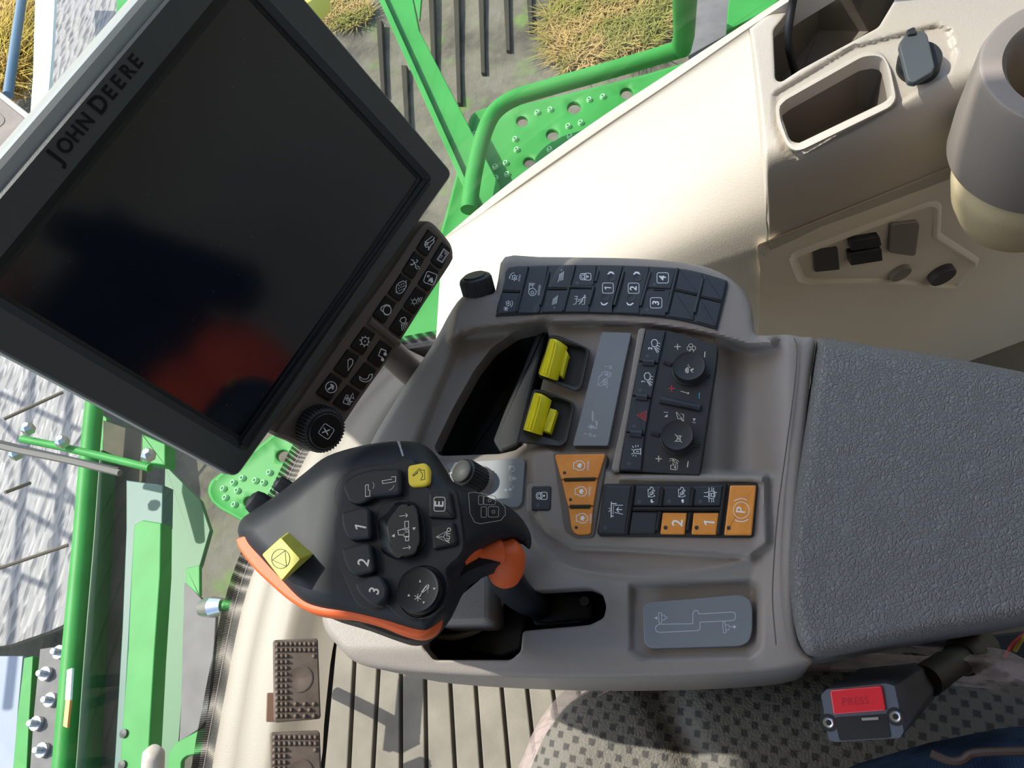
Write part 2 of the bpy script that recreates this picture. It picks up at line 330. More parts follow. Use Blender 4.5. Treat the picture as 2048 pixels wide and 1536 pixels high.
# ------------------------------------------------------------------ printed symbols
_fc = bpy.data.curves.new('lettering', 'FONT')
def glyphs(text, bold=0):
    _fc.body = text; _fc.size = 1; _fc.offset = bold; _fc.resolution_u = 3; _fc.align_x = 'CENTER'; _fc.align_y = 'CENTER'
    o = bpy.data.objects.new('t', _fc); COL.objects.link(o); bpy.context.view_layer.update()
    me = o.to_mesh(); vs = [(v.co.x, v.co.y) for v in me.vertices]; fs = [tuple(p.vertices) for p in me.polygons]
    o.to_mesh_clear(); bpy.data.objects.remove(o); return vs, fs
def mark(mb, pl, h, t, spec, wd=2.0, thick=.00012):
    """strokes, discs, fills and letters given in picture coordinates and laid on a plane"""
    def pt(x, y, k=0): return pl.m(x / t[0] + t[1], y / t[0] + t[2], h + k)
    def strip(p, cl):
        p = [V(q) for q in p]; N = len(p); a_, b_ = [], []
        for i in range(N):
            if cl: e1 = p[i] - p[i - 1]; e2 = p[(i + 1) % N] - p[i]
            else: e1 = p[max(i, 1)] - p[max(i, 1) - 1]; e2 = p[min(i + 1, N - 1)] - p[min(i + 1, N - 1) - 1]
            e1.normalize(); e2.normalize(); n1 = V((-e1.y, e1.x)); n2 = V((-e2.y, e2.x)); nn = n1 + n2
            if nn.length < .2: nn = n1
            nn.normalize(); k = W / max(.55, nn.dot(n1)); a_.append(pt(*(p[i] + nn * k))); b_.append(pt(*(p[i] - nn * k)))
        fs = []
        for i in range(N if cl else N - 1):
            j = (i + 1) % N; fs.append((i, j, N + j, N + i))
        mb.add(a_ + b_, fs)
    W = wd * .42 * t[0]
    for it in spec.split(';'):
        it = it.strip()
        if not it: continue
        c, body = it[0], it[1:]
        if c == 'w': W = float(body) * .42 * t[0]
        elif c == 'l': strip(P(body), False)
        elif c == 'c': strip(P(body), True)
        elif c == 'o':
            x, y, r = [float(q) for q in body.split(',')][:3]; ex = [float(q) for q in body.split(',')][3:]
            ry = ex[0] if ex else r; strip([(x + r * math.cos(a * math.pi / 10), y + ry * math.sin(a * math.pi / 10)) for a in range(20)], True)
        elif c == 'a':
            x, y, r, a0, a1 = [float(q) for q in body.split(',')]; strip([(x + r * math.cos(math.radians(a0 + (a1 - a0) * k / 10)), y + r * math.sin(math.radians(a0 + (a1 - a0) * k / 10))) for k in range(11)], False)
        elif c == 'd':
            x, y, r = [float(q) for q in body.split(',')]; mb.add([pt(x + r * math.cos(a * math.pi / 8), y + r * math.sin(a * math.pi / 8)) for a in range(16)], [tuple(range(16))])
        elif c == 'f':
            q = P(body); mb.add([pt(*p) for p in q], [tuple(range(len(q)))])
        elif c == 'r':      # rounded box: centre x,y, half sizes, radius, angle
            x, y, a_, b2, r, an = [float(q) for q in body.split(',')]; ca, sa = math.cos(math.radians(an)), math.sin(math.radians(an))
            strip([(x + u * ca + v_ * sa, y - u * sa + v_ * ca) for u, v_ in rp([(-a_, -b2), (a_, -b2), (a_, b2), (-a_, b2)], r, 3)], True)
        elif c == 't':      # text|x|y|size|angle|bold
            tx, x, y, sz, an, *bo = body.split('|'); x, y, sz, an = float(x), float(y), float(sz), math.radians(float(an))
            vs, fs = glyphs(tx, float(bo[0]) if bo else 0)
            if tx == '1': vs, fs = [(.0, -.35), (.105, -.35), (.105, .36), (.03, .36), (-.17, .24), (-.17, .14), (.0, .225)], [(0, 1, 2, 3, 4, 5, 6)]
            mb.add([pt(x + sz * (a_ * math.cos(an) - b2 * math.sin(an)), y + sz * (-a_ * math.sin(an) - b2 * math.cos(an))) for a_, b2 in vs], fs)
    return mb
def symbol(parent, pl, h, t, spec, m=None, wd=1.0, name='symbol'):
    return mark(MB(), pl, h, t, spec, wd).build(name, m or white, parent, 0)
def button(parent, pl, pts, ht, hb, m, r=4, bev=.0007, name='button'):
    return MB().prism(pl, rp(pts, r), ht, hb, bev).build(name, m, parent)

# ------------------------------------------------------------------ moulded panels
def pdist(q, poly, closed=True):
    q = np.asarray(q, float); a = np.asarray(poly, float); b_ = np.roll(a, -1, 0)
    if not closed: a, b_ = a[:-1], b_[:-1]
    best = np.full(len(q), 1e9)
    for s, e in zip(a, b_):
        d = e - s; L = d @ d
        if L < 1e-9: continue
        t = np.clip(((q - s) @ d) / L, 0, 1); best = np.minimum(best, np.hypot(*(q - s - t[:, None] * d).T))
    return best
def inside(q, poly):
    q = np.asarray(q, float); r = np.zeros(len(q), bool); a = np.asarray(poly, float); b_ = np.roll(a, -1, 0)
    for s, e in zip(a, b_):
        c = (s[1] > q[:, 1]) != (e[1] > q[:, 1])
        with np.errstate(divide='ignore', invalid='ignore'): x = (e[0] - s[0]) * (q[:, 1] - s[1]) / (e[1] - s[1]) + s[0]
        r ^= c & (q[:, 0] < x)
    return r
def sdf(q, poly): return pdist(q, poly) * np.where(inside(q, poly), 1, -1)      # positive inside
def sst(x, a, b_): t = np.clip((x - a) / (b_ - a), 0, 1); return t * t * (3 - 2 * t)
def moulded(name, outline, holes, zf, m, parent=None, step=6, fil=12, rad=.004, drop=.05, hdrop=.02, hfil=4, plane=None, draft=0.0):
    """a moulding whose top follows zf; edges rolled over, sides carried straight down"""
    ol = np.array(outline, float); lo, hi = ol.min(0), ol.max(0)
    loops = [list(map(tuple, ol))] + [list(h) for h in holes]
    pts, edges = [], []
    def dens(lp, s=7):
        o = []
        for i in range(len(lp)):
            a, b_ = np.array(lp[i]), np.array(lp[(i + 1) % len(lp)]); k = max(1, int(np.hypot(*(b_ - a)) / s))
            o += [tuple(a + (b_ - a) * j / k) for j in range(k)]
        return o
    loops = [dens(lp) for lp in loops]; starts = []
    for lp in loops:
        s = len(pts); starts.append((s, len(lp))); pts += lp; edges += [(s + i, s + (i + 1) % len(lp)) for i in range(len(lp))]
    extra = []
    for li, lp in enumerate(loops):
        A = sum(lp[i - 1][0] * lp[i][1] - q[0] * lp[i - 1][1] for i, q in enumerate(lp)); sgn = 1 if A > 0 else -1
        if li: sgn = -sgn
        for d in ([.12, .35, .65, 1] if li == 0 else [.3, 1]):
            dd = d * (fil if li == 0 else hfil); extra += inset([(x, y) for x, y in lp], dd * sgn)
    gx, gy = np.meshgrid(np.arange(lo[0] + 3, hi[0], step), np.arange(lo[1] + 3, hi[1], step)); g = np.stack([gx.ravel(), gy.ravel()], 1)
    def ok(g, mo, mh):
        k = inside(g, loops[0]) & (pdist(g, loops[0]) > mo)
        for lp in loops[1:]: k &= ~inside(g, lp) & (pdist(g, lp) > mh)
        return k
    e = np.array(extra); e = e[ok(e, .9, .9)]; g = g[ok(g, fil + 2, hfil + 2)]
    pts = pts + [tuple(q) for q in e] + [tuple(q) for q in g]
    vs, _, fs, *_r = delaunay_2d_cdt([V(p) for p in pts], edges, [], 0, 1e-4)
    q = np.array([tuple(v) for v in vs]); cen = np.array([q[list(f)].mean(0) for f in fs]); k = inside(cen, loops[0])
    for lp in loops[1:]: k &= ~inside(cen, lp)
    fs = [f for f, kk in zip(fs, k) if kk]
    z = zf(q); d = np.minimum(pdist(q, loops[0]) / fil, 1); z = z - rad * (1 - np.sqrt(np.maximum(0, 1 - (1 - d) ** 2)))
    for lp in loops[1:]:
        d = np.minimum(pdist(q, lp) / hfil, 1); z = z - rad * .3 * (1 - np.sqrt(np.maximum(0, 1 - (1 - d) ** 2)))
    pln = plane or HZ(0)
    W = [pln.m(x, y, zz) for (x, y), zz in zip(q, z)]
    mb = MB(); mb.add(W, fs)
    cnt = {}
    for f in fs:
        for i in range(len(f)):
            a, b_ = f[i], f[(i + 1) % len(f)]; cnt[(a, b_)] = 1
    ol_in = loops[0]
    for (a, b_) in list(cnt):
        if (b_, a) not in cnt:
            mid = (q[a] + q[b_]) / 2; outer = pdist([mid], loops[0])[0] < 1.5; dz = drop if outer else hdrop
            dn = pln.n * dz; mb.add([W[a], W[b_], W[b_] - dn, W[a] - dn], [(1, 0, 3, 2)])
    # weld
    me_b = mb; ob = me_b.build(name, m, parent, 40)
    bm = bmesh.new(); bm.from_mesh(ob.data); bmesh.ops.remove_doubles(bm, verts=bm.verts, dist=1e-6); bm.to_mesh(ob.data); bm.free()
    ob.modifiers.clear(); ob.data.set_sharp_from_angle(angle=math.radians(65)); return ob

# ================================================================== THE ARMREST CONSOLE
con = thing('armrest_console', 'grey brown armrest console full of switches beside the patterned seat', 'control console', (-.02, .17, -.10))
OUT = smooth(P('1010,514 1080,514 1180,515 1290,518 1380,527 1440,545 1482,575 1502,612 1507,645 1512,668 1540,671 1572,669 1602,674 1630,680 1622,740 1612,850 1598,1000 1590,1120 1590,1220 1600,1290 1626,1322 1560,1340 1450,1350 1300,1356 1100,1357 900,1350 760,1338 708,1322 676,1292 652,1262 645,1225 660,1150 700,1000 735,900 795,795 865,690 905,618 935,588 985,588 996,560'), 3, True)
SLOT = rp(P('977,1150 977,1248 850,1250 845,1292 868,1320 1022,1320 1042,1303 1046,1262 1180,1250 1208,1236 1213,1213 1205,1187 1178,1175 1048,1183 1036,1172 1030,1130 990,1120'), 7, 3)
TRAY = rp(P('1030,664 1092,650 1098,672 1104,690 1078,790 1040,892 1034,900 1000,908 880,912 868,898 905,820 950,740 985,695'), 8, 3)
WING = P('900,680 915,600 1000,480 1300,490 1470,500 1560,600 1545,690 1500,690 1440,672 1380,660 1290,648 1180,643 1060,646 950,658')
BAY = P('1060,905 1100,900 1240,950 1530,950 1534,1085 1500,1112 1420,1104 1260,1094 1150,1090 1098,1062 1070,1020')
LREC = P('1262,1170 1500,1160 1516,1175 1518,1290 1500,1312 1290,1318 1262,1300')
RIDGE = smooth(P('1060,1060 1100,1110 1160,1138 1240,1150 1330,1150 1420,1138 1500,1120'), 4)
BROW = P('1240,946 1526,950 1526,962 1240,960')
def con_z(q):
    x, y = q[:, 0], q[:, 1]
    z = .010 * sst(sdf(q, WING), -9, 4)
    z += .007 * sst(sdf(q, BAY), -10, 4)
    z += .003 * sst(sdf(q, BROW), -5, 2)
    z -= .012 * sst(x, 1425, 1475) * (1 - sst(x, 1475, 1580)) * sst(950 - y, -4, 8) * (1 - sst(sdf(q, WING), -20, 0))
    z += .008 * sst(x, 1500, 1590) * (1 - .6 * sst(y, 1100, 1320))
    z -= .014 * sst(y, 1110, 1210) * sst(x, 1000, 1120) * (1 - sst(y, 1240, 1340)) * (1 - .55 * sst(x, 1210, 1330)) * (1 - sst(x, 1500, 1530))
    z -= .006 * sst(sdf(q, LREC), -7, 9)
    z += .0025 * np.exp(-(pdist(q, RIDGE, False) / 9) ** 2)
    z -= .006 * sst(y, 1290, 1350) + .008 * sst(900 - x, 0, 200) * sst(1200 - y, 0, 250)
    z -= .010 * sst(sdf(q, P('925,668 1040,655 1100,640 1100,700 1060,900 880,935 830,900 870,800')), -14, 14) * (1 - sst(x, 1080, 1120))
    return z
body = moulded('console_body', OUT, [SLOT, TRAY], con_z, taupe, con, 4, 13, .0045, .11, .012)
# armrest pad with rolled edges and its leading trim seam
PAD = smooth(P('1640,677 1720,688 1900,716 2100,755 2260,790 2260,1190 2100,1228 1900,1262 1750,1290 1660,1308 1622,1312 1604,1298 1590,1262 1580,1200 1577,1120 1586,1010 1602,900 1622,770 1632,700'), 4, True)
pad = moulded('armrest_pad', PAD, [], lambda q: .016 + 0 * q[:, 0] - .004 * ((q[:, 1] - 1000) / 330) ** 2, lea, con, 8, 26, .013, .05)
MB().tube([at(x, y, .0098) for x, y in smooth(P('1588,676 1594,700 1588,780 1572,900 1556,1020 1548,1120 1545,1200 1552,1290'), 5)], .0004, 6).build('seam', taupe_dk, con)
# black storage tray
tr = MB(); pl0 = HZ(0); R = []
for k, (s_, z) in enumerate([(0, -.0155), (3, -.018), (8, -.032), (18, -.052), (30, -.056)]):
    q = [pl0.uv(pl0.m(x, y, -.0155)) for x, y in TRAY]
    A = sum(q[i - 1][0] * q[i][1] - q[i][0] * q[i - 1][1] for i in range(len(q)))
    if A < 0: q = q[::-1]
    R.append([pl0.w(a, b_, z) for a, b_ in inset([pl0.uv(pl0.w(u, v_)) for u, v_ in q], s_ * .0003)])
tr.rings(R); tray = tr.build('storage_tray', blkdeep, con)
MB().prism(HZ(0), rp(P('1000,905 1038,889 1085,690 1092,660 1072,668 1045,735 1012,810 985,880'), 6), -.006, -.05, .002).build('tray_divider', blkdeep, con)
# dark well below the hydro lever slot
tr = MB(); q = [pl0.uv(pl0.m(x, y, -.012)) for x, y in SLOT]; A = sum(q[i - 1][0] * q[i][1] - q[i][0] * q[i - 1][1] for i in range(len(q)))
if A < 0: q = q[::-1]
tr.rings([[pl0.w(a, b_, z) for a, b_ in inset(q, d)] for d, z in ((-.0005, -.018), (-.003, -.022), (-.006, -.075))]); well = tr.build('lever_well', blkdeep, con)
MB().prism(HZ(0), rp(P('1062,1225 1085,1212 1130,1214 1172,1222 1168,1246 1066,1252'), 10), -.040, -.072, .002).build('well_liner', blk, con)
MB().prism(HZ(0), rp(P('1010,1222 1050,1210 1052,1240 1042,1300 1000,1316 930,1300 960,1262'), 10), -.048, -.072, .002).build('well_liner', blk, con)
MB().tube([at(*p) for p in smooth([(1012, 1170, -.02), (1003, 1205, -.026), (985, 1238, -.03), (950, 1262, -.034), (905, 1274, -.036), (860, 1272, -.04)], 6)], .0022, 10).build('cable', cable_m, con)
MB().prism(HZ(0), rp(P('860,1130 977,1120 978,1246 860,1249'), 16), .004, -.03, .003).build('lever_block', taupe, con)
MB().lathe(at(1172, 1205, -.03), (0, 0, 1), [(0, .0), (.003, 0), (.003, .006), (.0015, .006)], 16).build('screw', blk, con)

# ---- key wing
wz = .0118; wp = HZ(0)
back = MB().prism(wp, smooth(T(P('125,84 270,74 450,68 600,66 800,67 960,71 1130,78 1310,90 1420,108 1530,136 1640,170 1660,186 1650,250 1590,498 1574,512 1500,492 1400,466 1300,446 1210,432 1080,420 900,408 700,401 500,402 300,408 60,420 42,414 50,350 84,240 100,170'), T7), 2, True), wz, .004, .0008).build('key_strip', keyblk, con)
cells = ['130,88 258,82 216,250 88,246', '85,264 210,264 180,396 48,414', '274,84 408,76 398,120 345,395 330,404 190,404', '428,80 584,74 548,230 402,228 420,120', '398,246 545,244 508,396 362,400',
 '602,74 745,72 742,100 722,214 564,214', '560,234 716,234 688,398 520,398', '762,74 930,75 918,120 858,352 858,404 706,400 735,230', '944,76 1112,82 1108,120 1044,356 1042,410 884,404 925,250',
 '1128,84 1302,96 1262,234 1090,226', '1086,244 1260,252 1226,426 1058,412', '1322,98 1480,130 1484,160 1456,272 1296,236', '1498,138 1652,184 1622,318 1470,284', '1290,252 1452,288 1426,396 1424,456 1250,428', '1464,300 1618,334 1580,500 1440,464']
kb = [button(con, wp, T(P(c), T7), wz + .0008, wz - .001, keyblk, 1.5, .0006) for c in cells]
rt = wz + .0019
for a in ['262,84 186,396', '412,122 352,352', '592,74 512,390', '757,115 738,186', '934,118 868,352', '1120,124 1052,356', '1310,96 1234,404', '1488,166 1428,404', '725,226 690,350', '556,222 728,226']:
    p = T(P(a), T7); MB().tube([wp.m(x, y, rt - .0012) for x, y in p], .0011, 10).build('divider_rib', keyblk, con)
for a in ['1145,242 1218,246', '400,237 545,238', '90,254 205,257', '1292,244 1452,280', '1466,290 1616,328']:
    p = T(P(a), T7); MB().tube([wp.m(x, y, wz + .0004) for x, y in p], .0007, 8).build('groove', blkdeep, con)
ik = wz + .00085
symbol(kb[0], wp, ik, T7, 'w1.3;o170,158,15;d172,160,6;l170,142 170,134;l170,174 170,182;l157,148 150,142;l184,168 190,173;l156,168 149,172;l184,150 191,145;a170,158,34,170,270;f130,156 144,154 138,170')
mark(MB(), wp, ik, T7, 'tn/min|205|160|22|80').build('symbol', white, kb[0], 0)
symbol(kb[1], wp, ik, T7, 'w1.2;o128,338,15;d128,338,6;l128,322 128,316;l128,354 128,360;l115,330 108,326;l141,346 148,350;a128,338,30,-40,60;l98,362 124,388;l124,362 98,388;l111,358 111,392;l94,375 128,375')
symbol(kb[2], wp, ik, T7, 'w1.4;o296,258,26;o296,262,10;l272,250 274,212 298,210 300,234;l276,206 272,196;l284,205 282,194;l292,206 291,194;l300,207 301,195;l308,209 310,197;tn/min|342|244|33|82')
symbol(kb[3], wp, ik, T7, 'w1.2;l478,182 488,132;l488,180 498,126;l498,178 506,120;l508,174 514,114;w1;l472,190 478,182;l496,108 500,100')
symbol(kb[4], wp, ik, T7, 'w1.2;l434,348 444,302;l444,346 454,296;l454,343 462,290;l464,338 470,285;w1;l446,372 450,362;l468,282 474,290')
symbol(kb[5], wp, ik, T7, 'w1.4;r682,151,23,24,12,0;r650,151,22,22,18,0;r650,151,12,12,10,0;f677,146 684,143 691,150 684,158 677,156')
symbol(kb[6], wp, ik, T7, 'w1.1;l590,290 610,288 606,306 590,306;l606,306 600,340 580,346;l612,312 640,308 655,292;l610,325 632,318;l632,338 650,314;l620,346 660,290;l640,345 655,345;w1.3;l655,285 664,280 660,345;l652,296 672,296')
for x, y, n in ((823, 231, '1'), (1003, 232, '2')):
    symbol(kb[7 if n == '1' else 8], wp, ik, T7, f'w1.3;r{x},{y},38,36,14,0;t{n}|{x}|{y}|66|85|.02')
    mark(MB(), wp, ik, T7, f'f{x-5},{y-98} {x+12},{y-117} {x+36},{y-114} {x+50},{y-92} {x+42},{y-90} {x+26},{y-104} {x+16},{y-104} {x+4},{y-94}').build('arrow_mark', white, kb[7 if n == '1' else 8], 0)
    mark(MB(), wp, ik, T7, f'f{x-52},{y+99} {x-44},{y+99} {x-35},{y+111} {x-22},{y+111} {x-6},{y+100} {x+2},{y+104} {x-18},{y+121} {x-42},{y+119}').build('arrow_mark', white, kb[7 if n == '1' else 8], 0)
    for yy in (y - 70, y + 68): MB().lathe(wp.m(*T([(x + (28 if yy < y else -15), yy)], T7)[0], ik - .0004), (0, 0, 1), [(.0034, 0), (.003, .0006), (.0018, .0004), (0, .0002)], 20).build('dimple', keyblk, kb[7 if n == '1' else 8])
symbol(kb[9], wp, ik, T7, 'w1.3;r1206,160,40,36,14,0;t4|1206|160|66|82|.02')
symbol(kb[10], wp, ik, T7, 'w1.3;r1160,334,40,36,14,0;t3|1160|334|66|82|.02')
for (x, y), k in zip(P('608,196 1147,204 1096,380'), (5, 9, 10)): mark(MB(), wp, ik, T7, f'd{x},{y},12').build('indicator_light', ledoff, kb[k], 0)

# ---- ribbed thumb knobs
def knob(name, c, ax, r, h, parent, nr=34, cap=None, m=blk):
    k = MB().lathe(c, ax, [(r * .96, 0), (r, h * .08), (r, h * .45), (r, h * .8), (r * .93, h * .93), (r * .8, h)], nr * 4, lambda lv, i: (1 - .055 * (i % 4 in (0, 1))) if lv in (1, 2, 3) else (.97 if lv < 4 else 1)).build(name, m, parent, 25)
    if cap: MB().lathe(V(c) + V(ax).normalized() * h, ax, [(r * cap, -.0005), (r * cap, .0006), (r * cap * .92, .0012), (r * cap * .8, .0011), (0, .0013)], 40).build('knob_cap', gloss if m is blk else m, k)
    return k
knob('thumb_wheel', at(960, 592, .0), (-.08, .62, .80), .0125, .016, con, 34, .7)
nk = at(958, 962, .0005); knob('reel_speed_knob', nk, (-.30, .05, .9), .0098, .019, con, 26, .82)
MB().lathe(nk - V((0, 0, .004)), (-.25, .05, .92), [(.0125, 0), (.0125, .003), (.0105, .006)], 40).build('knob_seat', taupe, con)
# label plate by the knob
pz = .0024; pp = HZ(0)
MB().prism(pp, rp(P('893,925 1044,916 1050,922 1045,1004 1036,1014 930,1010'), 5), pz, -.004, .0005).build('label_plate', label_grey, con)
mark(MB(), pp, pz + .0001, T5, 'w1.2;l1838,180 1838,206;l1856,215 1870,212 1878,196 1868,180 1850,182;f1848,172 1848,192 1838,184;l1868,242 1868,282;l1852,250 1886,274;l1886,250 1852,274;l1848,262 1890,262;a1862,262,22,120,240;l1800,342 1830,342;l1815,328 1815,357;a1840,310,28,0,70;f1834,336 1850,350 1848,328;w1.2;a1415,248,24,-70,20;f1428,218 1448,218 1440,236').build('label_print', greyink, con, 0)
# lock key
MB().prism(pp, rp(P('1057,966 1104,963 1111,972 1110,1018 1102,1025 1056,1025 1051,1018 1053,972'), 6), .0066, -.004, .0012).build('key_surround', taupe, con)
lk = button(con, pp, T(P('312,262 440,258 450,270 446,432 430,446 308,444 300,432 302,275'), T8), .0078, .003, keyblk, 4, .0012)
symbol(lk, pp, .0079, T8, 'w1.6;r394,335,24,26,12,0;r360,335,22,24,20,0;r360,335,12,13,11,0;f389,330 397,326 404,335 397,343 389,341')
mark(MB(), pp, .0079, T8, 'd350,403,14').build('indicator_light', ledoff, lk, 0)

# ---- yellow engagement paddles in black housings
def paddle(hous, well_, pad_, low, z0):
    h = MB(); R0 = rp(T(P(hous), T7), 5); R1 = rp(T(P(well_), T7), 3)
    n = 60
    def res(r):
        r = np.array(r + [r[0]]); L = np.r_[0, np.cumsum(np.hypot(*np.diff(r, axis=0).T))]; t = np.linspace(0, L[-1], n + 1)[:-1]
        o = np.stack([np.interp(t, L, r[:, 0]), np.interp(t, L, r[:, 1])], 1); return o
    a, b_ = res(R0), res(R1); k = min(range(n), key=lambda i: np.hypot(*(b_ - np.roll(a, i, 0)).T).sum()); a = np.roll(a, k, 0)
    f = lambda q, z: [at(x, y, z) for x, y in q]
    mid = a * .55 + b_ * .45
    o = h.rings([f(a, z0 - .008), f(a, z0 + .001), f(a * .85 + b_ * .15, z0 + .0022), f(mid, z0 + .0022), f(b_, z0 + .0008), [p - V((0, 0, .012)) for p in f(b_, z0)]], False, True).build('switch_housing', blk, con)
    MB().prism(HZ(0), rp(T(P(well_), T7), 3), .0035, -.002, 0).build('housing_floor', blkdeep, o)
    # paddle: arched blade swept between its two ends
    pt, pb = [np.array(T(P(s_), T7)) for s_ in pad_]
    zs = [-.004, .006, .0095, .0115, .0115, .0098, .0065, .002, -.006]
    R = []
    m_ = len(pt)
    for k in range(13):
        t = k / 12; row = pt * (1 - t) + pb * t; e = .0012 * (2 * t - 1) ** 4
        R.append([at(x, y, z0 + zs[i] - e) for i, (x, y) in enumerate(row)])
    y_ = MB(); y_.rings(R, True, True, True); yo = y_.build('paddle', yellow, o, 50)
    for s_ in (2, 3, 4):
        r_ = [(pt[s_] * (1 - t) + pb[s_] * t) + np.array([1.5 * math.sin(t * math.pi), 0]) for t in np.linspace(.06, .94, 12)]
        MB().tube([at(x, y, z0 + zs[s_] + .0002) for x, y in r_], .0007, 8).build('grip_rib', yellow, yo)
    MB().prism(HZ(0), rp(T(P(low), T7), 1), z0 + .003, z0 - .008, .0006).build('paddle_foot', yellow, yo)
    return o
paddle('412,562 470,560 652,634 700,662 688,712 642,925 600,955 480,905 335,855 372,720', '440,600 640,650 668,668 660,712 610,910 590,922 385,848 400,740',
       ('410,590 420,586 436,585 452,587 470,593 492,606 520,626 544,643 540,650', '338,826 348,836 366,844 384,850 402,856 424,864 448,872 474,878 478,868'), '520,640 548,692 540,705 505,845 486,840 490,800', .006)
paddle('300,935 365,942 540,1008 592,1034 586,1080 540,1310 498,1340 200,1312 192,1290 222,1200 270,1040', '330,968 530,1024 565,1044 556,1090 502,1290 480,1300 260,1236 300,1080',
       ('300,965 312,962 328,963 344,966 362,972 386,984 410,1000 432,1016 430,1026', '226,1212 236,1221 254,1227 272,1232 290,1238 312,1245 338,1253 366,1260 370,1250'), '420,1068 466,1082 458,1110 418,1238 372,1226 380,1180', .006)
# ---- grey label strip with machine pictograms
lp = button(con, pp, T(P('790,536 978,541 986,552 940,760 825,1326 812,1332 585,1332 578,1322 640,1090 775,550'), T7), .0062, -.003, label_grey, 3, .0004, 'label_plate')
symbol(lp, pp, .0063, T7, 'w1.1;l800,776 818,780;o841,783,9;c752,908 762,846 780,840 782,822 808,812 822,818 846,826 838,850 826,852;l752,908 782,912 800,902;o804,884,18;f796,880 812,880 804,896;l800,902 818,930 824,900;l795,836 838,836;l806,822 812,846;l818,820 824,846;w1.1;l655,1246 677,1250;o700,1255,9;tR|730|1262|28|82', greyink)
mark(MB(), pp, .0063, T7, 'w1.2;l708,1178 708,1220;l690,1188 728,1212;l728,1188 690,1212;l684,1200 732,1200;l736,1158 750,1164 744,1212 724,1204;c736,1158 740,1190 750,1164;w1.5;l718,1162 716,1090;w.9;l708,1150 728,1144;l708,1138 728,1132;l708,1126 728,1120;l708,1114 726,1108;l708,1100 724,1096').build('symbol', greyink, lp, 0)
# ---- lights, climate and audio panel
lz = .0095
pan = MB().prism(pp, rp(T(P('1088,520 1228,524 1400,565 1592,632 1580,760 1524,1120 1462,1540 900,1504 905,1470 1000,970'), T7), 2), lz, -.004, .0006).build('switch_panel', blk, con)
MB().prism(pp, rp(T(P('1050,508 1086,508 1086,522 998,968 902,1504 860,1508 846,1490 940,1060 1034,520'), T7), 3), lz + .0012, -.004, .0012).build('panel_lip', taupe, con)
sb = [button(con, pp, T(P(c), T7), lz + .0016, lz - .001, keyblk, 1.5, .0006) for c in ('1090,524 1226,528 1174,756 1044,738', '1042,746 1172,764 1125,1000 996,978', '994,986 1122,1006 1080,1256 950,1232', '948,1240 1078,1264 1054,1504 906,1500')]
sz = lz + .0017
for a in ('1068,750 1150,756', '1022,990 1100,998', '980,1244 1062,1252'):
    p = T(P(a), T7); MB().tube([pp.m(x, y, sz) for x, y in p], .0024, 12).build('divider_rib', keyblk, con)
def lamp_icon(x, y, n): return f'w1.5;c{x-24},{y-26} {x-14},{y-44} {x+8},{y-46} {x+20},{y-30} {x+16},{y-2} {x+2},{y+6} {x-16},{y};w1.3;l{x+24},{y-20} {x+38},{y-18};l{x+18},{y-4} {x+36},{y+4};l{x+12},{y+8} {x+34},{y+24};l{x+4},{y+12} {x+30},{y+42};l{x-4},{y+12} {x+20},{y+48};t{n}|{x-30}|{y+16}|38|85|.02'
symbol(sb[0], pp, sz, T7, lamp_icon(1150, 636, '2')); symbol(sb[1], pp, sz, T7, lamp_icon(1100, 868, '1'))
symbol(sb[2], pp, sz, T7, 'w1.5;c1028,1118 1092,1090 1086,1156;w1.2;c1050,1120 1078,1108 1076,1136', redink)
symbol(sb[3], pp, sz, T7, 'w1.5;l1052,1348 1052,1396;l1052,1356 1008,1360 1002,1372 1008,1384 1052,1388;l1020,1372 1040,1372;l1000,1362 988,1356;l1000,1384 988,1392;l1004,1346 994,1334;l1020,1342 1016,1328;l1006,1394 998,1406;l1034,1340 1034,1326;l1020,1398 1018,1408')
for k, a in enumerate(P('1098,706 1048,944 1006,1196 970,1456')): mark(MB(), pp, sz, T7, f'd{a[0]},{a[1]},13').build('indicator_light', ledoff, sb[k], 0)
mark(MB(), pp, lz + .0001, T7, 'w2;l1288,640 1332,640;l1310,620 1310,662;w1.3;o1402,632,14,12;o1424,650,12,14;o1408,672,14,12;o1388,652,12,14;w2.4;l1502,674 1498,714;l1178,1402 1178,1444;l1156,1422 1200,1424;l1384,1440 1378,1482').build('panel_print', cream, con, 0)
mark(MB(), pp, lz + .0001, T7, 'w2;l1268,910 1268,954;l1246,932 1290,932').build('panel_print', redink, con, 0)
mark(MB(), pp, lz + .0001, T7, 'w2.2;l1463,960 1459,1002').build('panel_print', blueink, con, 0)
mark(MB(), pp, lz + .0001, T7, 'w1.6;l1330,950 1384,966;d1384,965,7;w1.3;f1216,1130 1240,1112 1240,1132;l1214,1096 1244,1100;f1416,1140 1438,1142 1424,1162;l1412,1168 1438,1172;l1304,1100 1340,1108 1356,1128;w1.6;c1304,1098 1352,1114 1350,1156;d1347,1156,9;d1336,1142,8;l1300,1096 1312,1142 1334,1144;w1.2;a1262,1476,26,-70,30;a1258,1476,40,-70,28;a1256,1478,54,-70,25;w1.6;c1262,1468 1286,1466 1298,1500 1262,1496;l1252,1440 1276,1430;a1270,1486,52,-100,-35;a1270,1486,64,-105,-40').build('panel_print', cream, con, 0)
MB().tube([pp.m(*p, lz + .0004) for p in T(P('1190,1012 1470,1070'), T7)], .0024, 12).build('divider_rib', keyblk, con)
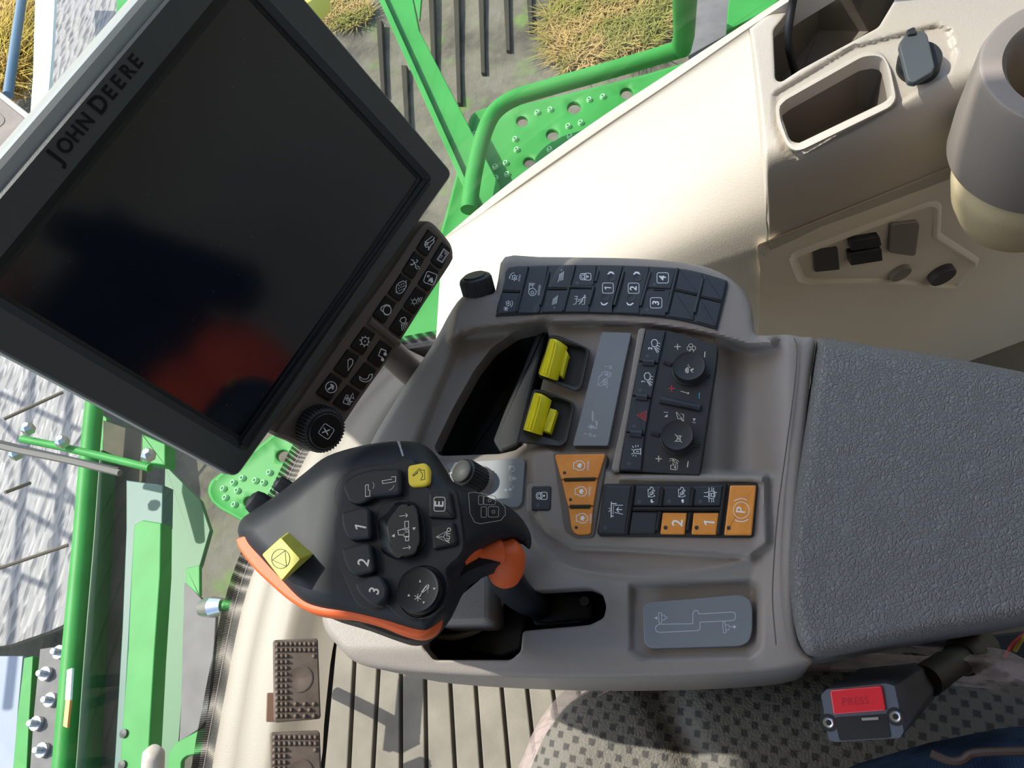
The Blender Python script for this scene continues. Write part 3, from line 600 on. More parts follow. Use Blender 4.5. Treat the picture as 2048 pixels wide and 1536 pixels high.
for (cx, cy), ic in ((T(P('1394,804'), T7)[0], 'w1.5;l1380,772 1388,766;f1398,800 1420,790 1422,800 1402,812;l1404,812 1420,820;l1372,788 1372,816;a1382,806,18,90,270;l1378,782 1378,820;l1386,790 1386,822;l1388,776 1392,786 1398,784'), (T(P('1312,1282'), T7)[0], 'w1.6;l1292,1250 1340,1310;l1340,1262 1290,1304;c1310,1264 1328,1262 1330,1300 1304,1302')):
    c = pp.m(cx, cy, lz); R_ = (pp.m(cx + 33, cy, lz) - c).length
    kn = MB().lathe(c, (0, 0, 1), [(R_ * 1.08, -.001), (R_ * 1.08, .0008), (R_ * 1.0, .001), (R_, .0055), (R_ * .95, .0068), (R_ * .8, .0062), (0, .006)], 56).build('rotary_knob', blk, con)
    symbol(kn, pp, lz + .0064, T7, ic, cream)
for a in ('1214,752 1270,770', '1492,832 1532,846', '1128,1246 1184,1262', '1420,1326 1462,1330'):
    p = T(P(a), T7); MB().tube([pp.m(x, y, lz - .0002) for x, y in p], .0016, 10).build('groove', blkdeep, con)
# ---- orange engine speed pad
oz = .0100
MB().prism(pp, rp(T(P('460,18 844,14 858,40 760,632 640,638 560,600 540,560'), T8), 7), .0086, -.002, .0008).build('key_surround', taupe_dk, con)
ob_ = [button(con, pp, T(P(c), T8), oz, .004, orangepad, r, .0008) for c, r in (('480,30 836,26 842,38 790,206 520,214 474,44', [3, 5, 5, 1, 1, 5]), ('522,220 788,210 756,406 570,412', 1), ('572,418 754,412 736,612 640,620 600,590 590,540', [1, 1, 6, 10, 8, 6]))]
for a in ('546,218 770,213', '586,415 734,414'):
    MB().tube([pp.m(*p, oz) for p in T(P(a), T8)], .0013, 8).build('groove', darkink, con)
for k, (x, y) in enumerate(P('652,115 664,304 672,500')):
    symbol(ob_[k], pp, oz + .0001, T8, f'w1.6;c{x-40},{y-22} {x-24},{y-22} {x-16},{y-34} {x+16},{y-36} {x+40},{y-14} {x+42},{y+12} {x+24},{y+32} {x-8},{y+34} {x-22},{y+22} {x-40},{y+22};f{x-8},{y-14} {x+12},{y-20} {x+22},{y-2} {x+10},{y+8} {x+18},{y+20} {x-4},{y+14} {x-14},{y+4};tn/min|{x+64}|{y}|31|86')
    mark(MB(), pp, oz + .0001, T8, 'd%f,%f,12' % P('545,167 589,363 631,567')[k]).build('indicator_light', leddk, ob_[k], 0)
# ---- black and orange drive key block
bz = .0098
MB().prism(pp, rp(T(P('836,244 1740,238 1950,236 1962,262 1930,630 1900,640 800,628 780,600 800,500 825,260'), T8), 4), .0086, -.002, .0008).build('key_surround', blk, con)
dk = {}
for nm, c, m_, hh in (('lane', '850,258 1036,262 990,615 800,612 792,600', keyblk, bz + .0006), ('a', '1060,262 1256,266 1238,412 1044,410', keyblk, bz), ('b', '1268,266 1478,266 1462,412 1252,412', keyblk, bz), ('c', '1492,264 1706,256 1688,412 1478,412', keyblk, bz),
      ('d', '1040,450 1232,452 1210,612 1016,612', keyblk, bz), ('2', '1262,456 1442,458 1424,614 1244,612', orangepad, bz + .0006), ('1', '1488,458 1676,458 1656,616 1472,614', orangepad, bz + .0006), ('P', '1756,256 1948,256 1914,618 1712,618', orangepad, bz + .001)):
    dk[nm] = button(con, pp, T(P(c), T8), hh, .003, m_, 3, .0009)
for a in ('1052,256 996,616', '1048,432 1690,432', '1722,250 1670,616', '1262,286 1246,412', '1488,284 1468,412', '1244,454 1220,590', '1464,464 1446,588'):
    MB().tube([pp.m(*p, bz + .0002) for p in T(P(a), T8)], .0012, 8).build('divider_rib', blkdeep, con)
symbol(dk['lane'], pp, bz + .0007, T8, 'w2.2;l888,378 886,494;l886,392 926,392;l886,484 904,484;w1.5;l912,404 972,404;l912,456 972,470;l868,452 880,440;l868,424 880,430;w2;l928,436 966,436;l942,418 926,436 942,454;w1.2;l905,400 900,470')
for k_, x in (('a', 1180), ('b', 1402)):
    symbol(dk[k_], pp, bz + .0001, T8, f'w1.3;c{x-22},342 {x-24},288 {x-8},286 {x-4},270 {x+14},278 {x+14},296 {x+28},296;l{x-22},342 {x+4},344 {x+28},336;o{x},318,10;o{x+14},300,8;l{x+2},306 {x+20},322;l{x+6},346 {x+26},330;' + (f'f{x-4},362 {x+8},360 {x+6},372 {x+20},380 {x+4},388 {x-6},378' if k_ == 'a' else f'f{x-2},362 {x+14},360 {x+16},380 {x+6},388 {x-2},376'))
symbol(dk['c'], pp, bz + .0001, T8, 'w1.3;o1622,328,24,28;l1564,312 1590,312 1602,298 1602,274;l1564,340 1590,340 1602,356 1602,382;l1660,312 1644,310 1638,298;l1622,272 1622,296;l1636,276 1634,298;l1622,384 1622,360;l1636,382 1636,360;r1628,328,10,12,4,0;r1612,328,8,9,7,0')
for k_, x in (('2', 1374), ('1', 1603)): symbol(dk[k_], pp, bz + .0007, T8, f't{k_}|{x}|533|110|84|.01')
symbol(dk['P'], pp, bz + .0011, T8, 'w1.2;o1838,440,58,60;w1.6;a1838,440,84,-60,-128;a1838,440,84,52,125;w0;tP|1838|440|96|86')
for k_, x, y in (('lane', 842, 568), ('a', 1090, 378), ('b', 1310, 376), ('c', 1538, 376), ('2', 1284, 568), ('1', 1511, 568), ('P', 1746, 570)):
    mark(MB(), pp, {'lane': bz + .0007, 'P': bz + .0011}.get(k_, bz + (.0007 if k_ in '12' else .0001)), T8, f'd{x},{y},15').build('indicator_light', leddk if k_ in '12P' else ledoff, dk[k_], 0)
# ---- gear pattern plate
gp = MB().prism(pp, rp(P('1286,1212 1300,1204 1380,1198 1480,1189 1500,1198 1505,1215 1505,1262 1498,1284 1480,1292 1300,1297 1288,1286'), 9), -.0045, -.02, .0006).build('label_plate', label_grey, con)
symbol(gp, pp, -.0044, TC, 'w1.4;c1085,670 1085,612 1092,594 1104,590 1116,594 1122,612 1316,600 1336,604 1342,624 1336,646 1318,652 1128,660 1128,696 1120,710 1108,712 890,722 868,718 860,700 866,682 884,674;w1.2;c880,604 898,604 898,666 882,666;f854,636 872,626 872,646;l898,618 916,618 916,628 934,630;l898,650 916,648 916,640 932,638;c1264,662 1278,660 1284,724 1268,726;f1328,678 1348,688 1330,700;l1280,676 1304,680 1304,690 1330,690;l1282,712 1302,706 1302,698', greyink)
# shallow underbody that carries the console on its bracket
MB().slab(HZ(0), rp([(-.23, .08), (.16, .08), (.16, .24), (-.12, .29), (-.20, .26)], .02), -.105, -.22, .006).build('underbody', blk, con)
MB().box((-.02, .10, -.62), (.10, .22, -.21)).build('pedestal', blk, con)

# ================================================================== THE DISPLAY
MR = (M3 @ V((.5033, .8386, -.2394))).normalized(); MU0 = (M3 @ V((-.5655, .5187, .6303))); MN = MR.cross(MU0).normalized()
MO = CAM + M3 @ V((-.1738, -.0326, -.4952))
mp_ = Pl(MO, MN, MR)                               # the plane of the screen glass; u to the right, v up the screen
dis = thing('cab_display', 'large black touch display screen in a grey housing in front of the control lever', 'display', tuple(MO + MR * .1 - MN * .06))
def muv(px, py, h=0): return mp_.uv(mp_.m(px, py, h))
outer = [muv(473, 958, .004), muv(907, 346, .004)]
def isec(a, b_, c, d):
    a, b_, c, d = map(V, (a, b_, c, d)); r, s = b_ - a, d - c; t = (c - a).cross(s) / r.cross(s) if False else ((c.x - a.x) * s.y - (c.y - a.y) * s.x) / (r.x * s.y - r.y * s.x); return tuple(a + r * t)
def pxi(a, b_, c, d): return isec(a, b_, c, d)
LL = ((473, 957), (0, 704)); LR = ((907, 347), (612, 0)); LB = ((473, 957), (907, 347)); LT = ((0, 390), (333, 0))
BZ = [LB[0], LB[1], pxi(*LR, *LT), pxi(*LL, *LT)]
SCRN = P('480,870 832,358 478,-19 -8,574')
bq = [muv(x, y, .005) for x, y in BZ]; sq = [muv(x, y, 0) for x, y in SCRN]
def grow(q, d): return inset(q, -d)
hq = [(bq[0][0] - .002, bq[0][1] - .0015), (bq[1][0] + .002, bq[1][1] - .0015), (bq[2][0] + .002, bq[2][1] + .010), (bq[3][0] - .002, bq[3][1] + .010)]
MB().slab(mp_, rp(hq, .007, 6), -.002, -.030, .004).build('housing', silver, dis)
# bezel frame: ring from outer outline down to the inner recess
n_ = 6; O_ = rp(bq, .006, n_); I1 = rp(grow(sq, .0075), .004, n_); I2 = rp(grow(sq, .0032), .002, n_); I3 = rp(grow(sq, .0006), .001, n_)
W_ = lambda q, h: [mp_.w(a, b_, h) for a, b_ in q]
MB().rings([W_(O_, -.006), W_(O_, .0035), W_(inset(O_, .0012), .0048), W_(I1, .005)], False, False).build('bezel', bezel, dis)
MB().rings([W_(I1, .005), W_(I2, .0022), W_(I2, .0008), W_(I3, .0004)], False, False).build('bezel_recess', bezel_in, dis)
MB().slab(mp_, grow(sq, .0016), 0, -.004, 0).build('screen', scr, dis)
# raised lip along the lower edge of the screen
MB().prism(mp_, rp(P('484,884 492,888 862,368 856,364'), 1), .0062, .004, .0006).build('bezel_ridge', bezel_in, dis)
# lettering sunk into the upper bezel
lt = MB(); ang = math.atan2(1, 1)
def bez_text(mb, tx, u, v, sz, bold):
    vs, fs = glyphs(tx, bold); mb.add([mp_.w(u + a * sz, v + b_ * sz, .0052) for a, b_ in vs], fs)
def baseline(tx): pass
ua, va = muv(122, 325, .005); ub, vb = muv(290, 128, .005)
tvm = (va + vb) / 2
lay = [('J', 0.0, 1.2), ('O', .11, 1), ('H', .225, 1), ('N', .345, 1), ('D', .515, 1.2), ('E', .635, 1), ('E', .740, 1), ('R', .855, 1), ('E', .955, 1)]
for ch, f_, k_ in lay:
    u = ua + (ub - ua) * (f_ + .01); bez_text(lt, ch, u, tvm + .0034 + (.0003 if k_ > 1 else 0), .0098 * k_, .03)
lt.build('lettering', letters, dis, 0)
# arm behind the display
bk = mp_.w(.105, .06, -.030)
MB().slab(mp_, rp([(.06, .02), (.15, .02), (.15, .11), (.06, .11)], .008), -.030, -.052, .004).build('mount_plate', taupe_dk, dis)
MB().tube([tuple(mp_.w(.105, .05, -.045)), tuple(mp_.w(.105, .01, -.075)), (-.262, .262, .03), (-.238, .245, -.03), (-.20, .23, -.10)], .011, 16).build('support_arm', taupe_dk, dis)

# ---- key pad under the display
kpd = thing('display_keypad', 'brown grey key pad strip with a dial along the lower edge of the display', 'keypad', tuple(mp_.w(.09, -.04, -.02)))
kz = -.002
MB().prism(mp_, smooth(P('848,447 862,443 876,452 898,478 906,492 909,510 903,530 850,610 790,705 730,790 700,835 672,876 650,898 628,905 604,898 578,884 553,866 600,800 700,655 780,545 830,470'), 3, True), kz, -.022, .0035).build('housing', taupe_dk, kpd)
kk = [  # outline and symbol of each key
 ('950,95 1018,150 1014,160 940,284 925,282 870,234 872,222', 'w1.6;l918,204 974,172 988,152;l918,204 930,222 948,214 944,240;l946,240 962,206 982,186 984,168;o932,196,10;l920,186 974,144;l932,176 972,146'),
 ('1046,182 1100,228 1098,242 1040,366 1028,368 968,318 970,306', 'w1.3;c1004,304 1050,230 1084,258 1040,326;w.9;c1012,302 1052,240 1074,260 1038,316;t14|1034|286|26|60;o1060,262,6'),
 ('856,246 922,292 922,302 848,436 836,438 772,388 774,376', 'w1.6;l826,304 842,310 848,326 838,340 820,336;l848,326 864,324 872,312 862,304;l846,330 860,342 856,356 872,372;l866,350 880,352 884,370;l836,334 826,344'),
 ('964,334 1020,378 1018,388 956,520 944,524 880,474 882,462', 'w1.6;r958,432,38,40,18,-20;o944,418,7;f954,432 974,426 978,462 962,464 958,450 940,458'),
 ('764,396 832,444 830,456 756,588 744,590 676,540 678,528', 'w1.5;c730,480 746,462 774,450 792,462 794,486 782,510 764,530 742,538 726,520 724,500;l794,446 788,462;l722,532 732,520;w1;d745,482,4;d760,474,4;d775,470,4;d742,500,4;d757,492,4;d772,488,4;d785,484,4;d748,516,4;d762,510,4;d776,504,4'),
 ('868,488 934,534 934,544 860,676 848,680 782,628 784,616', 'w1.4;o850,592,14;l832,580 826,576;l868,604 874,608;l850,574 852,566;l848,610 846,618;l866,580 872,574;l834,604 828,608;a884,566,10,90,200;l874,596 888,570 892,560;l886,598 900,572 904,562;l862,590 878,566'),
 ('660,548 728,594 728,606 652,738 640,742 570,690 572,676', 'w1.8;o664,650,27,30;w0;w1.8;c640,620 655,612 678,616 690,640 688,668 668,684 648,680 636,660 620,648 624,630'),
 ('770,638 838,684 838,694 762,828 750,832 684,784 686,770', 'w1.6;c760,704 784,698 794,712 784,738 764,736 750,722;l760,742 766,790;l770,742 780,784;l780,742 792,770;l788,740 802,754;l792,734 806,738'),
 ('512,760 584,808 584,818 508,952 496,956 418,904 420,890', 'w1.8;o512,862,25,27;w0;w1.5;d512,862,5;w2.2;l512,832 514,826;l534,842 542,836;l540,866 548,870;l530,886 534,894;l508,892 506,902;l488,880 480,886;l484,856 474,852;l494,838 490,830'),
 ('624,850 702,906 702,914 616,1042 604,1044 534,990 536,976', 'w1.8;l636,976 604,960 622,912 656,926 648,954;d650,950,12;d632,988,11;w2.6;l622,914 656,928'),
 ('400,914 474,962 474,972 394,1110 382,1114 304,1062 306,1048', 'w1.8;c396,1062 396,992 412,980 428,990 430,1006 424,1022'),
 ('518,1004 592,1058 592,1066 506,1194 494,1198 418,1146 420,1132', 'w1.8;c474,1102 498,1120 520,1122 536,1110 540,1092 562,1086 560,1108 546,1128 520,1140 496,1136 478,1124'),
 ('286,1076 360,1124 360,1134 280,1268 268,1276 184,1220 188,1206', 'w1.9;o281,1176,38;w4;l258,1192 296,1166;l296,1166 276,1156;l296,1166 292,1192'),
 ('398,1158 480,1210 478,1222 400,1336 376,1340 300,1290 304,1276', 'w1.5;c362,1282 374,1248 412,1262 398,1296;c382,1262 390,1246 408,1252 402,1270;l376,1248 386,1228 398,1232 394,1252;c414,1240 430,1216 436,1256;l406,1262 418,1248;l392,1278 398,1290;l420,1270 406,1300;l398,1274 430,1274'),
]
for c, ic in kk:
    kbn = button(kpd, mp_, T(P(c), T6), kz + .0016, kz - .001, gloss, 3, .0009)
    for k_, part in enumerate([ic]): symbol(kbn, mp_, kz + .00175, T6, part)
dv = T(P('540,716 740,880'), T6); MB().tube([mp_.m(*dv[0], kz), mp_.m(*dv[1], kz)], .0026, 14).build('divider_rib', taupe_dk, kpd)
dc = mp_.m(632, 853, -.001); da = (MN + V((0, 0, .0))).normalized()
dial = MB().lathe(dc, da, [(.0150, 0), (.0160, .0015), (.0160, .010), (.0155, .012), (.0135, .0132)], 160, lambda lv, i: (1 - .06 * (i % 4 in (0, 1))) if lv in (1, 2, 3) else .98).build('dial', blk, kpd, 25)
MB().lathe(dc + da * .0125, da, [(.0122, 0), (.0122, .0014), (.0116, .0022), (0, .0022)], 48).build('dial_cap', gloss, dial)
ce = dc + da * .0148
q = CAM; 
def topx(p): c = M3.transposed() @ (p - CAM); return (1024 - c.x / c.z * F, 768 + c.y / c.z * F)
xy = topx(ce); dpl = Pl(ce, MN, MR)
symbol(dial, dpl, 0, (1, 0, 0), f'w1.5;r{xy[0]},{xy[1]},12,12,4,56;w2.4;tX|{xy[0]}|{xy[1]}|18|70|.02')

# ================================================================== THE CONTROL LEVER
lev = thing('control_lever', 'black multifunction lever grip with orange underside and yellow keys', 'control lever', (-.19, .14, -.02))
HEAD = smooth(P('478,1072 476,1056 484,1038 505,1022 560,985 610,945 655,912 720,892 780,883 830,884 862,900 885,932 905,962 945,980 985,998 1020,1015 1045,1040 1059,1070 1056,1095 1040,1085 1010,1082 975,1092 945,1110 922,1135 910,1165 902,1200 893,1228 872,1255 850,1270 820,1266 770,1250 700,1232 640,1222 600,1205 560,1165 520,1125 490,1095'), 4, True)
def head_z(q):
    x, y = q[:, 0], q[:, 1]
    return .100 - .006 * sst(x, 620, 480) - .048 * sst(x, 900, 1075) - .006 * sst(y, 1120, 1270) - .004 * sst(y, 960, 880)
hd = moulded('grip', HEAD, [], head_z, softblk, lev, 6, 34, .017, .004)
hp = HZ(.100)
ORG = smooth(P('482,1078 480,1092 490,1112 516,1144 550,1176 584,1205 622,1227 660,1236 710,1241 762,1255 802,1271 840,1280 862,1273 876,1256 881,1236 888,1205 896,1165 912,1140 930,1120 944,1106 950,1090 946,1060 930,1030 900,1000 820,940 700,920 600,1000 520,1060'), 3, True)
op = HZ(.082); oq = [op.uv(op.m(x, y)) for x, y in ORG]
if sum(oq[i - 1][0] * oq[i][1] - oq[i][0] * oq[i - 1][1] for i in range(len(oq))) < 0: oq = oq[::-1]
def low(p):      # the shell dips towards the heel of the grip, as the top does
    x = topx(p)[0]; t = min(max((x - 900) / 175, 0), 1); return p - V((0, 0, .043 * t * t * (3 - 2 * t)))
MB().rings([[low(op.w(a, b_, h)) for a, b_ in inset(oq, d)] for d, h in ((.004, -.010), (.001, -.007), (0, -.003), (.0006, .0035), (.003, .007))], True, True).build('orange_shell', orange, lev, 60)
UND = smooth(P('560,1120 600,1190 660,1236 740,1262 800,1284 835,1292 865,1280 900,1236 930,1170 980,1130 1020,1110 1000,1050 900,1010 800,960 700,950 600,1020'), 3, True)
up_ = HZ(.068); uq = [up_.uv(up_.m(x, y)) for x, y in UND]
if sum(uq[i - 1][0] * uq[i][1] - uq[i][0] * uq[i - 1][1] for i in range(len(uq))) < 0: uq = uq[::-1]
MB().rings([[low(up_.w(a, b_, h)) for a, b_ in inset(uq, d)] for d, h in ((.020, -.030), (.012, -.022), (.004, -.012), (0, 0), (.002, .010))], True, True).build('underside', softblk, lev, 60)
MB().tube([tuple(at(x, y, z)) for x, y, z in ((930, 1124, .070), (950, 1112, .066), (972, 1106, .061), (995, 1102, .056))], [.003, .0045, .0065, .0085], 14).build('orange_neck', orange, lev, 60)
# orange thumb horn under the heel
def blob(c, ax, prof, sq_=1.0, n=28):
    return MB().lathe(c, ax, prof, n)
bc = at(1010, 1128, .045); ax = (at(1008, 1180, .028) - at(1015, 1070, .058)).normalized()
s0 = at(1014, 1084, .056); L_ = .036
MB().lathe(s0, ax, [(.005, 0), (.0088, .004), (.0110, .009), (.0116, .015), (.0108, .021), (.0086, .0265), (.005, .030), (0, .0315)], 32).build('orange_horn', orange, lev, 60)
MB().tube(smooth([tuple(at(1005, 1120, .030)), tuple(at(1015, 1160, .015)), tuple(at(1040, 1192, -.005)), tuple(at(1075, 1212, -.030)), tuple(at(1095, 1222, -.060))], 5), [.0115 - .0002 * k for k in range(21)], 18).build('stem', softblk, lev)
MB().prism(HZ(0), rp(P('1066,1196 1150,1186 1184,1200 1186,1236 1090,1246 1064,1240'), 9), -.036, -.070, .002).build('lever_base', blkdeep, lev)
# trigger nubs on the far side of the grip
for (x, y), r in (((520, 1010), .0075), ((572, 976), .005)):
    MB().lathe(at(x, y, .072), (-.5, .3, .5), [(r, -.012), (r, .002), (r * .85, .006), (r * .4, .0078), (0, .008)], 24).build('trigger', softblk, lev)
def lp_(px, py): return hp
def keyc(c, hh, hb, m_, r, bev, sym=None, sm=None, wdt=1.0):
    b_ = button(lev, hp, T(P(c), T5), hh, hb, m_, r, bev)
    return b_
def frustum(name, top, base, ht, hb, m_, r=4, parent=None, t=T5):
    a, b_ = rp(T(P(top), t), r), rp(T(P(base), t), r)
    def f(q, h): return [hp.m(x, y, h) for x, y in q]
    a2 = np.array(a); cen = a2.mean(0); a3 = cen + (a2 - cen) * .93
    return MB().rings([f(b_, hb), f(a, ht - .0005), f((a2 * .6 + a3 * .4), ht - .0001), f(a3, ht)]).build(name, m_, parent or lev)
yb = frustum('button', '36,256 150,152 268,282 155,412', '40,262 192,120 352,250 168,414', .0125, -.001, olive, 4, None, TB)
symbol(yb, hp, .0126, TB, 'w1.6;o148,281,55,58;w1.6;c98,288 174,232 182,326', darkink)
recess = MB().prism(hp, smooth(T(P('660,480 640,560 640,700 680,860 740,1010 800,1120 900,1160 1000,1130 1060,1190 1150,1230 1260,1200 1370,1130 1420,1000 1410,880 1520,760 1510,560 1480,370 1440,330 1340,330 1280,320 1180,130 1020,160 860,180 740,220 660,300 640,400'), T5), 3, True), .0008, -.004, .0006).build('key_field', softblk, lev)
KL = [('1080,188 1092,210 1096,360 1080,372 900,390 850,430 800,440 740,420 700,330 716,280 780,230 900,196', .0055, softblk, 6, 'w1.4;l856,308 856,386 886,384 886,344 876,342 876,304 856,308;l1032,252 1062,250 1062,284 974,298 970,278 1038,268;w.8;a880,310,34,-40,40;a1010,300,42,10,80'),
      ('690,490 840,452 884,470 892,660 870,676 750,684 716,650 690,560', .0065, softblk, 7, 't1|822|596|110|78|.01'),
      ('690,740 850,700 890,712 916,880 900,905 790,928 740,900 700,810', .0065, softblk, 7, 't2|846|835|110|78|.01'),
      ('780,975 900,925 960,925 1008,1010 1000,1080 940,1136 880,1120 800,1040', .0065, softblk, 7, 't3|920|1030|100|72|.01'),
      ('1286,352 1420,346 1438,362 1466,525 1450,536 1296,530 1284,518', .0030, gloss, 5, 'w1.5;r1362,438,38,48,16,0;tE|1362|438|86|88|.02'),
      ('1302,584 1440,554 1462,566 1484,700 1468,718 1326,748 1310,730', .0030, gloss, 5, 'w1.4;c1338,662 1412,622 1388,662 1412,692;l1338,662 1384,662;tAUTO|1424|650|38|84|.01')]
for c, hh, m_, r, ic in KL:
    b_ = button(lev, hp, T(P(c), T5), hh, -.001, m_, r, .0015); symbol(b_, hp, hh + .0001, T5, ic, cream)
hb_ = button(lev, hp, T(P('1150,170 1262,150 1290,190 1292,290 1262,312 1170,320 1144,296 1140,200'), T5), .0028, -.001, yelkey, 7, .0014)
symbol(hb_, hp, .0029, T5, 'w1.2;c1184,246 1178,240 1222,196 1234,198;l1184,246 1214,222;c1232,208 1258,204 1262,268 1234,274 1240,256 1246,252 1244,226 1234,222', darkink)
# hat switch with machine pictogram
MB().prism(hp, smooth(T(P('930,520 960,440 1060,400 1160,410 1230,470 1260,560 1270,680 1220,770 1120,820 1020,800 950,740 920,640'), T5), 3, True), .0016, -.002, .001).build('switch_well', blkdeep, lev)
hat = frustum('hat_switch', '1090,440 1180,438 1210,470 1224,560 1232,700 1200,780 1080,812 1040,790 1020,700 1000,600 1010,540 1050,500', '1060,420 1190,420 1226,470 1240,560 1246,700 1204,800 1060,820 960,760 940,640 930,540 1000,500', .0065, .001, gloss, 9)
symbol(hat, hp, .0066, T5, 'w1.4;l1088,520 1142,514;l1130,500 1144,514 1132,528;l1110,740 1164,732;l1150,720 1164,732 1154,746;f1034,656 1056,640 1056,664;f1176,598 1200,596 1188,616;w1.6;c1118,606 1078,618 1082,648 1118,648;c1118,616 1152,610 1154,656 1120,660;c1124,556 1150,554 1152,600 1126,604;c1130,664 1152,660 1152,686 1130,688;l1128,628 1156,626', cream)
# round pad
rc = hp.m(*T([(1245, 1035)], T5)[0], 0); Rr = (hp.m(*T([(1395, 1035)], T5)[0], 0) - rc).length
rd = MB().lathe(rc, (0, 0, 1), [(Rr * 1.12, -.001), (Rr * 1.1, .0012), (Rr * 1.02, .0004), (Rr * .99, .0055), (Rr * .93, .0068), (Rr * .8, .0062), (0, .0058)], 56).build('round_switch', gloss, lev)
symbol(rd, hp, .0064, T5, 'w1.6;l1214,1050 1214,1100;l1192,1062 1236,1088;l1236,1062 1192,1088;l1228,1064 1270,1000;c1240,1036 1272,992 1278,1016 1250,1040;f1222,970 1230,952 1236,972;f1316,1010 1336,1008 1326,1024;f1142,1066 1152,1050 1162,1068;f1246,1102 1264,1104 1252,1120;a1268,1000,22,-40,60;w1;l1282,984 1282,1044', cream)
def hz1(x, y): return at(x, y, float(head_z(np.array([[x, y]], float))[0]))
_a, _b, _c = hz1(955, 1018), hz1(1005, 1018), hz1(980, 990); _n = (_b - _a).cross(_c - _a).normalized(); _n = _n if _n.z > 0 else -_n
symbol(hd, Pl((_a + _b + _c) / 3, _n), .0022, T5, 'w1;r1644,410,16,30,8,0;r1664,492,18,36,8,0;r1704,412,40,30,14,0;r1730,490,36,36,14,0;c1560,362 1600,356 1740,384 1810,460 1812,510 1780,548 1640,572 1600,560 1570,500;o1704,412,10;o1730,490,10', cream)
MB().tube([at(x, y, z) for x, y, z in ((797, 884, .0835), (800, 893, .0905), (804, 905, .0952), (807, 914, .0965))], .0009, 8).build('grip_mark', silver, lev)

# ================================================================== THE CAB
WY = .585
SILL = smooth(P('300,1900 360,1700 405,1560 420,1480 434,1405 448,1330 466,1240 488,1160 515,1090 545,1025 575,965 609,897 650,845 700,790 750,742 806,694'), 3)
ZS = -.62
sill3 = [at(x, y, ZS) for x, y in SILL] + [V((-.46, .60, ZS)), V((-.3, .615, ZS)), V((.2, .62, ZS)), V((1.0, .62, ZS))]
def off(c, d):
    o = []
    for i, p in enumerate(c):
        t = (c[min(i + 1, len(c) - 1)] - c[max(i - 1, 0)]); n_ = V((-t.y, t.x, 0)).normalized(); o.append(p + n_ * d)
    return o
# floor, ribbed mat
ins_ = [V((p.x, p.y, -.68)) for p in off(sill3, -.01)][::-1] + [V((-.78, -1.3, -.68)), V((1.0, -1.3, -.68))]
fl = MB().rings([[p - V((0, 0, .05)) for p in ins_], ins_], True, True); struct(fl, 'floor', mat_m)
MZ = -.655; gl_ = P('664,645 708,698 757,746 802,802 850,853 899,910 949,963 1000,1018 1050,1072 1100,1128 1150,1184 1200,1240 1250,1296 1300,1352 1350,1408 1400,1464')
mm = MB(); mb_ = MB(); mpn = HZ(MZ)
def gx_(g, y): return g[0] + (g[1] - g[0]) * (y - 1340) / 196
for i in range(len(gl_) - 1):
    g0, g1 = gl_[i], gl_[i + 1]; e = 3.2
    mm.prism(mpn, [(gx_(g0, 1000) + e, 1000), (gx_(g1, 1000) - e, 1000), (gx_(g1, 2300) - e * 1.3, 2300), (gx_(g0, 2300) + e * 1.3, 2300)], 0, -.012, .0018)
mats = mm.build('floor_mat_ribs', mat_m); mats.name = 'floor_mat'
tag(mats, 'pale brown ribbed rubber mat covering the cab floor', 'floor mat')
gm = MB().box((-.60, -1.2, -.672), (.6, .45, -.6665)).build('mat_base', groove_m); gm.parent = mats; gm.location = WL['mat_base'] - WL['floor_mat_ribs']
WL['floor_mat'] = WL['floor_mat_ribs']
# curved front lower trim between glass and mat
tr = MB(); inn = smooth(P('560,1900 600,1700 640,1540 648,1450 655,1380 665,1300 690,1200 720,1100 760,1010 800,930 830,870 850,840 870,800 880,780 890,760 900,740'), 3)
n_ = min(len(SILL), len(inn)); R = []
for k in range(9):
    t = k / 8; z = ZS + (MZ - ZS) * t + .018 * math.sin(t * math.pi) + .004 * math.sin(t * 14)
    R.append([at(SILL[i][0] * (1 - t) + inn[i][0] * t, SILL[i][1] * (1 - t) + inn[i][1] * t, z) for i in range(n_)])
tr.rings(R, False, False, False); struct(tr, 'trim_1', tan_floor, 60)
low_ = MB().rings([off(sill3, .012), off(sill3, -.006), [p - V((0, 0, .10)) for p in off(sill3, -.006)], [p - V((0, 0, .10)) for p in off(sill3, .012)]], False, False, False); struct(low_, 'trim_2', tan_dk)
# glass: from the sill up to the roof, leaning out a little
gtop = [V((p.x * 1.0, p.y * 1.0, .95)) for p in off(sill3, .02)]
gb = off(sill3, .004); struct(MB().rings([gb, [a.lerp(b_, .5) for a, b_ in zip(off(sill3, .004), gtop)], gtop], False, False, False), 'window_1', glass_m, 60)
fr_ = MB().rings([[p + V((0, 0, .0005)) for p in off(sill3, .0035)], [p + (q_ - p) * .018 for p, q_ in zip(off(sill3, .0035), [g for g in off(gtop, -.0005)])]], False, False, False); struct(fr_, 'window_2', frit, 0)
# roof with headlining, rear wall, pillars
rf = MB().slab(HZ(1.0), rp([(-.81, -1.35), (1.05, -1.35), (1.05, .61), (-.64, .61), (-.81, .44)], .08), .10, -.04, .03); struct(rf, 'ceiling', tan)
struct(MB().box((.98, -1.3, -.7), (1.02, .62, .97)), 'wall_rear', tan)
struct(MB().box((-.80, -1.34, -.7), (1.0, -1.30, -.40)), 'wall_left', tan)
struct(MB().box((.34, .60, -.66), (.43, .66, .97)), 'wall_right_pillar', blk)

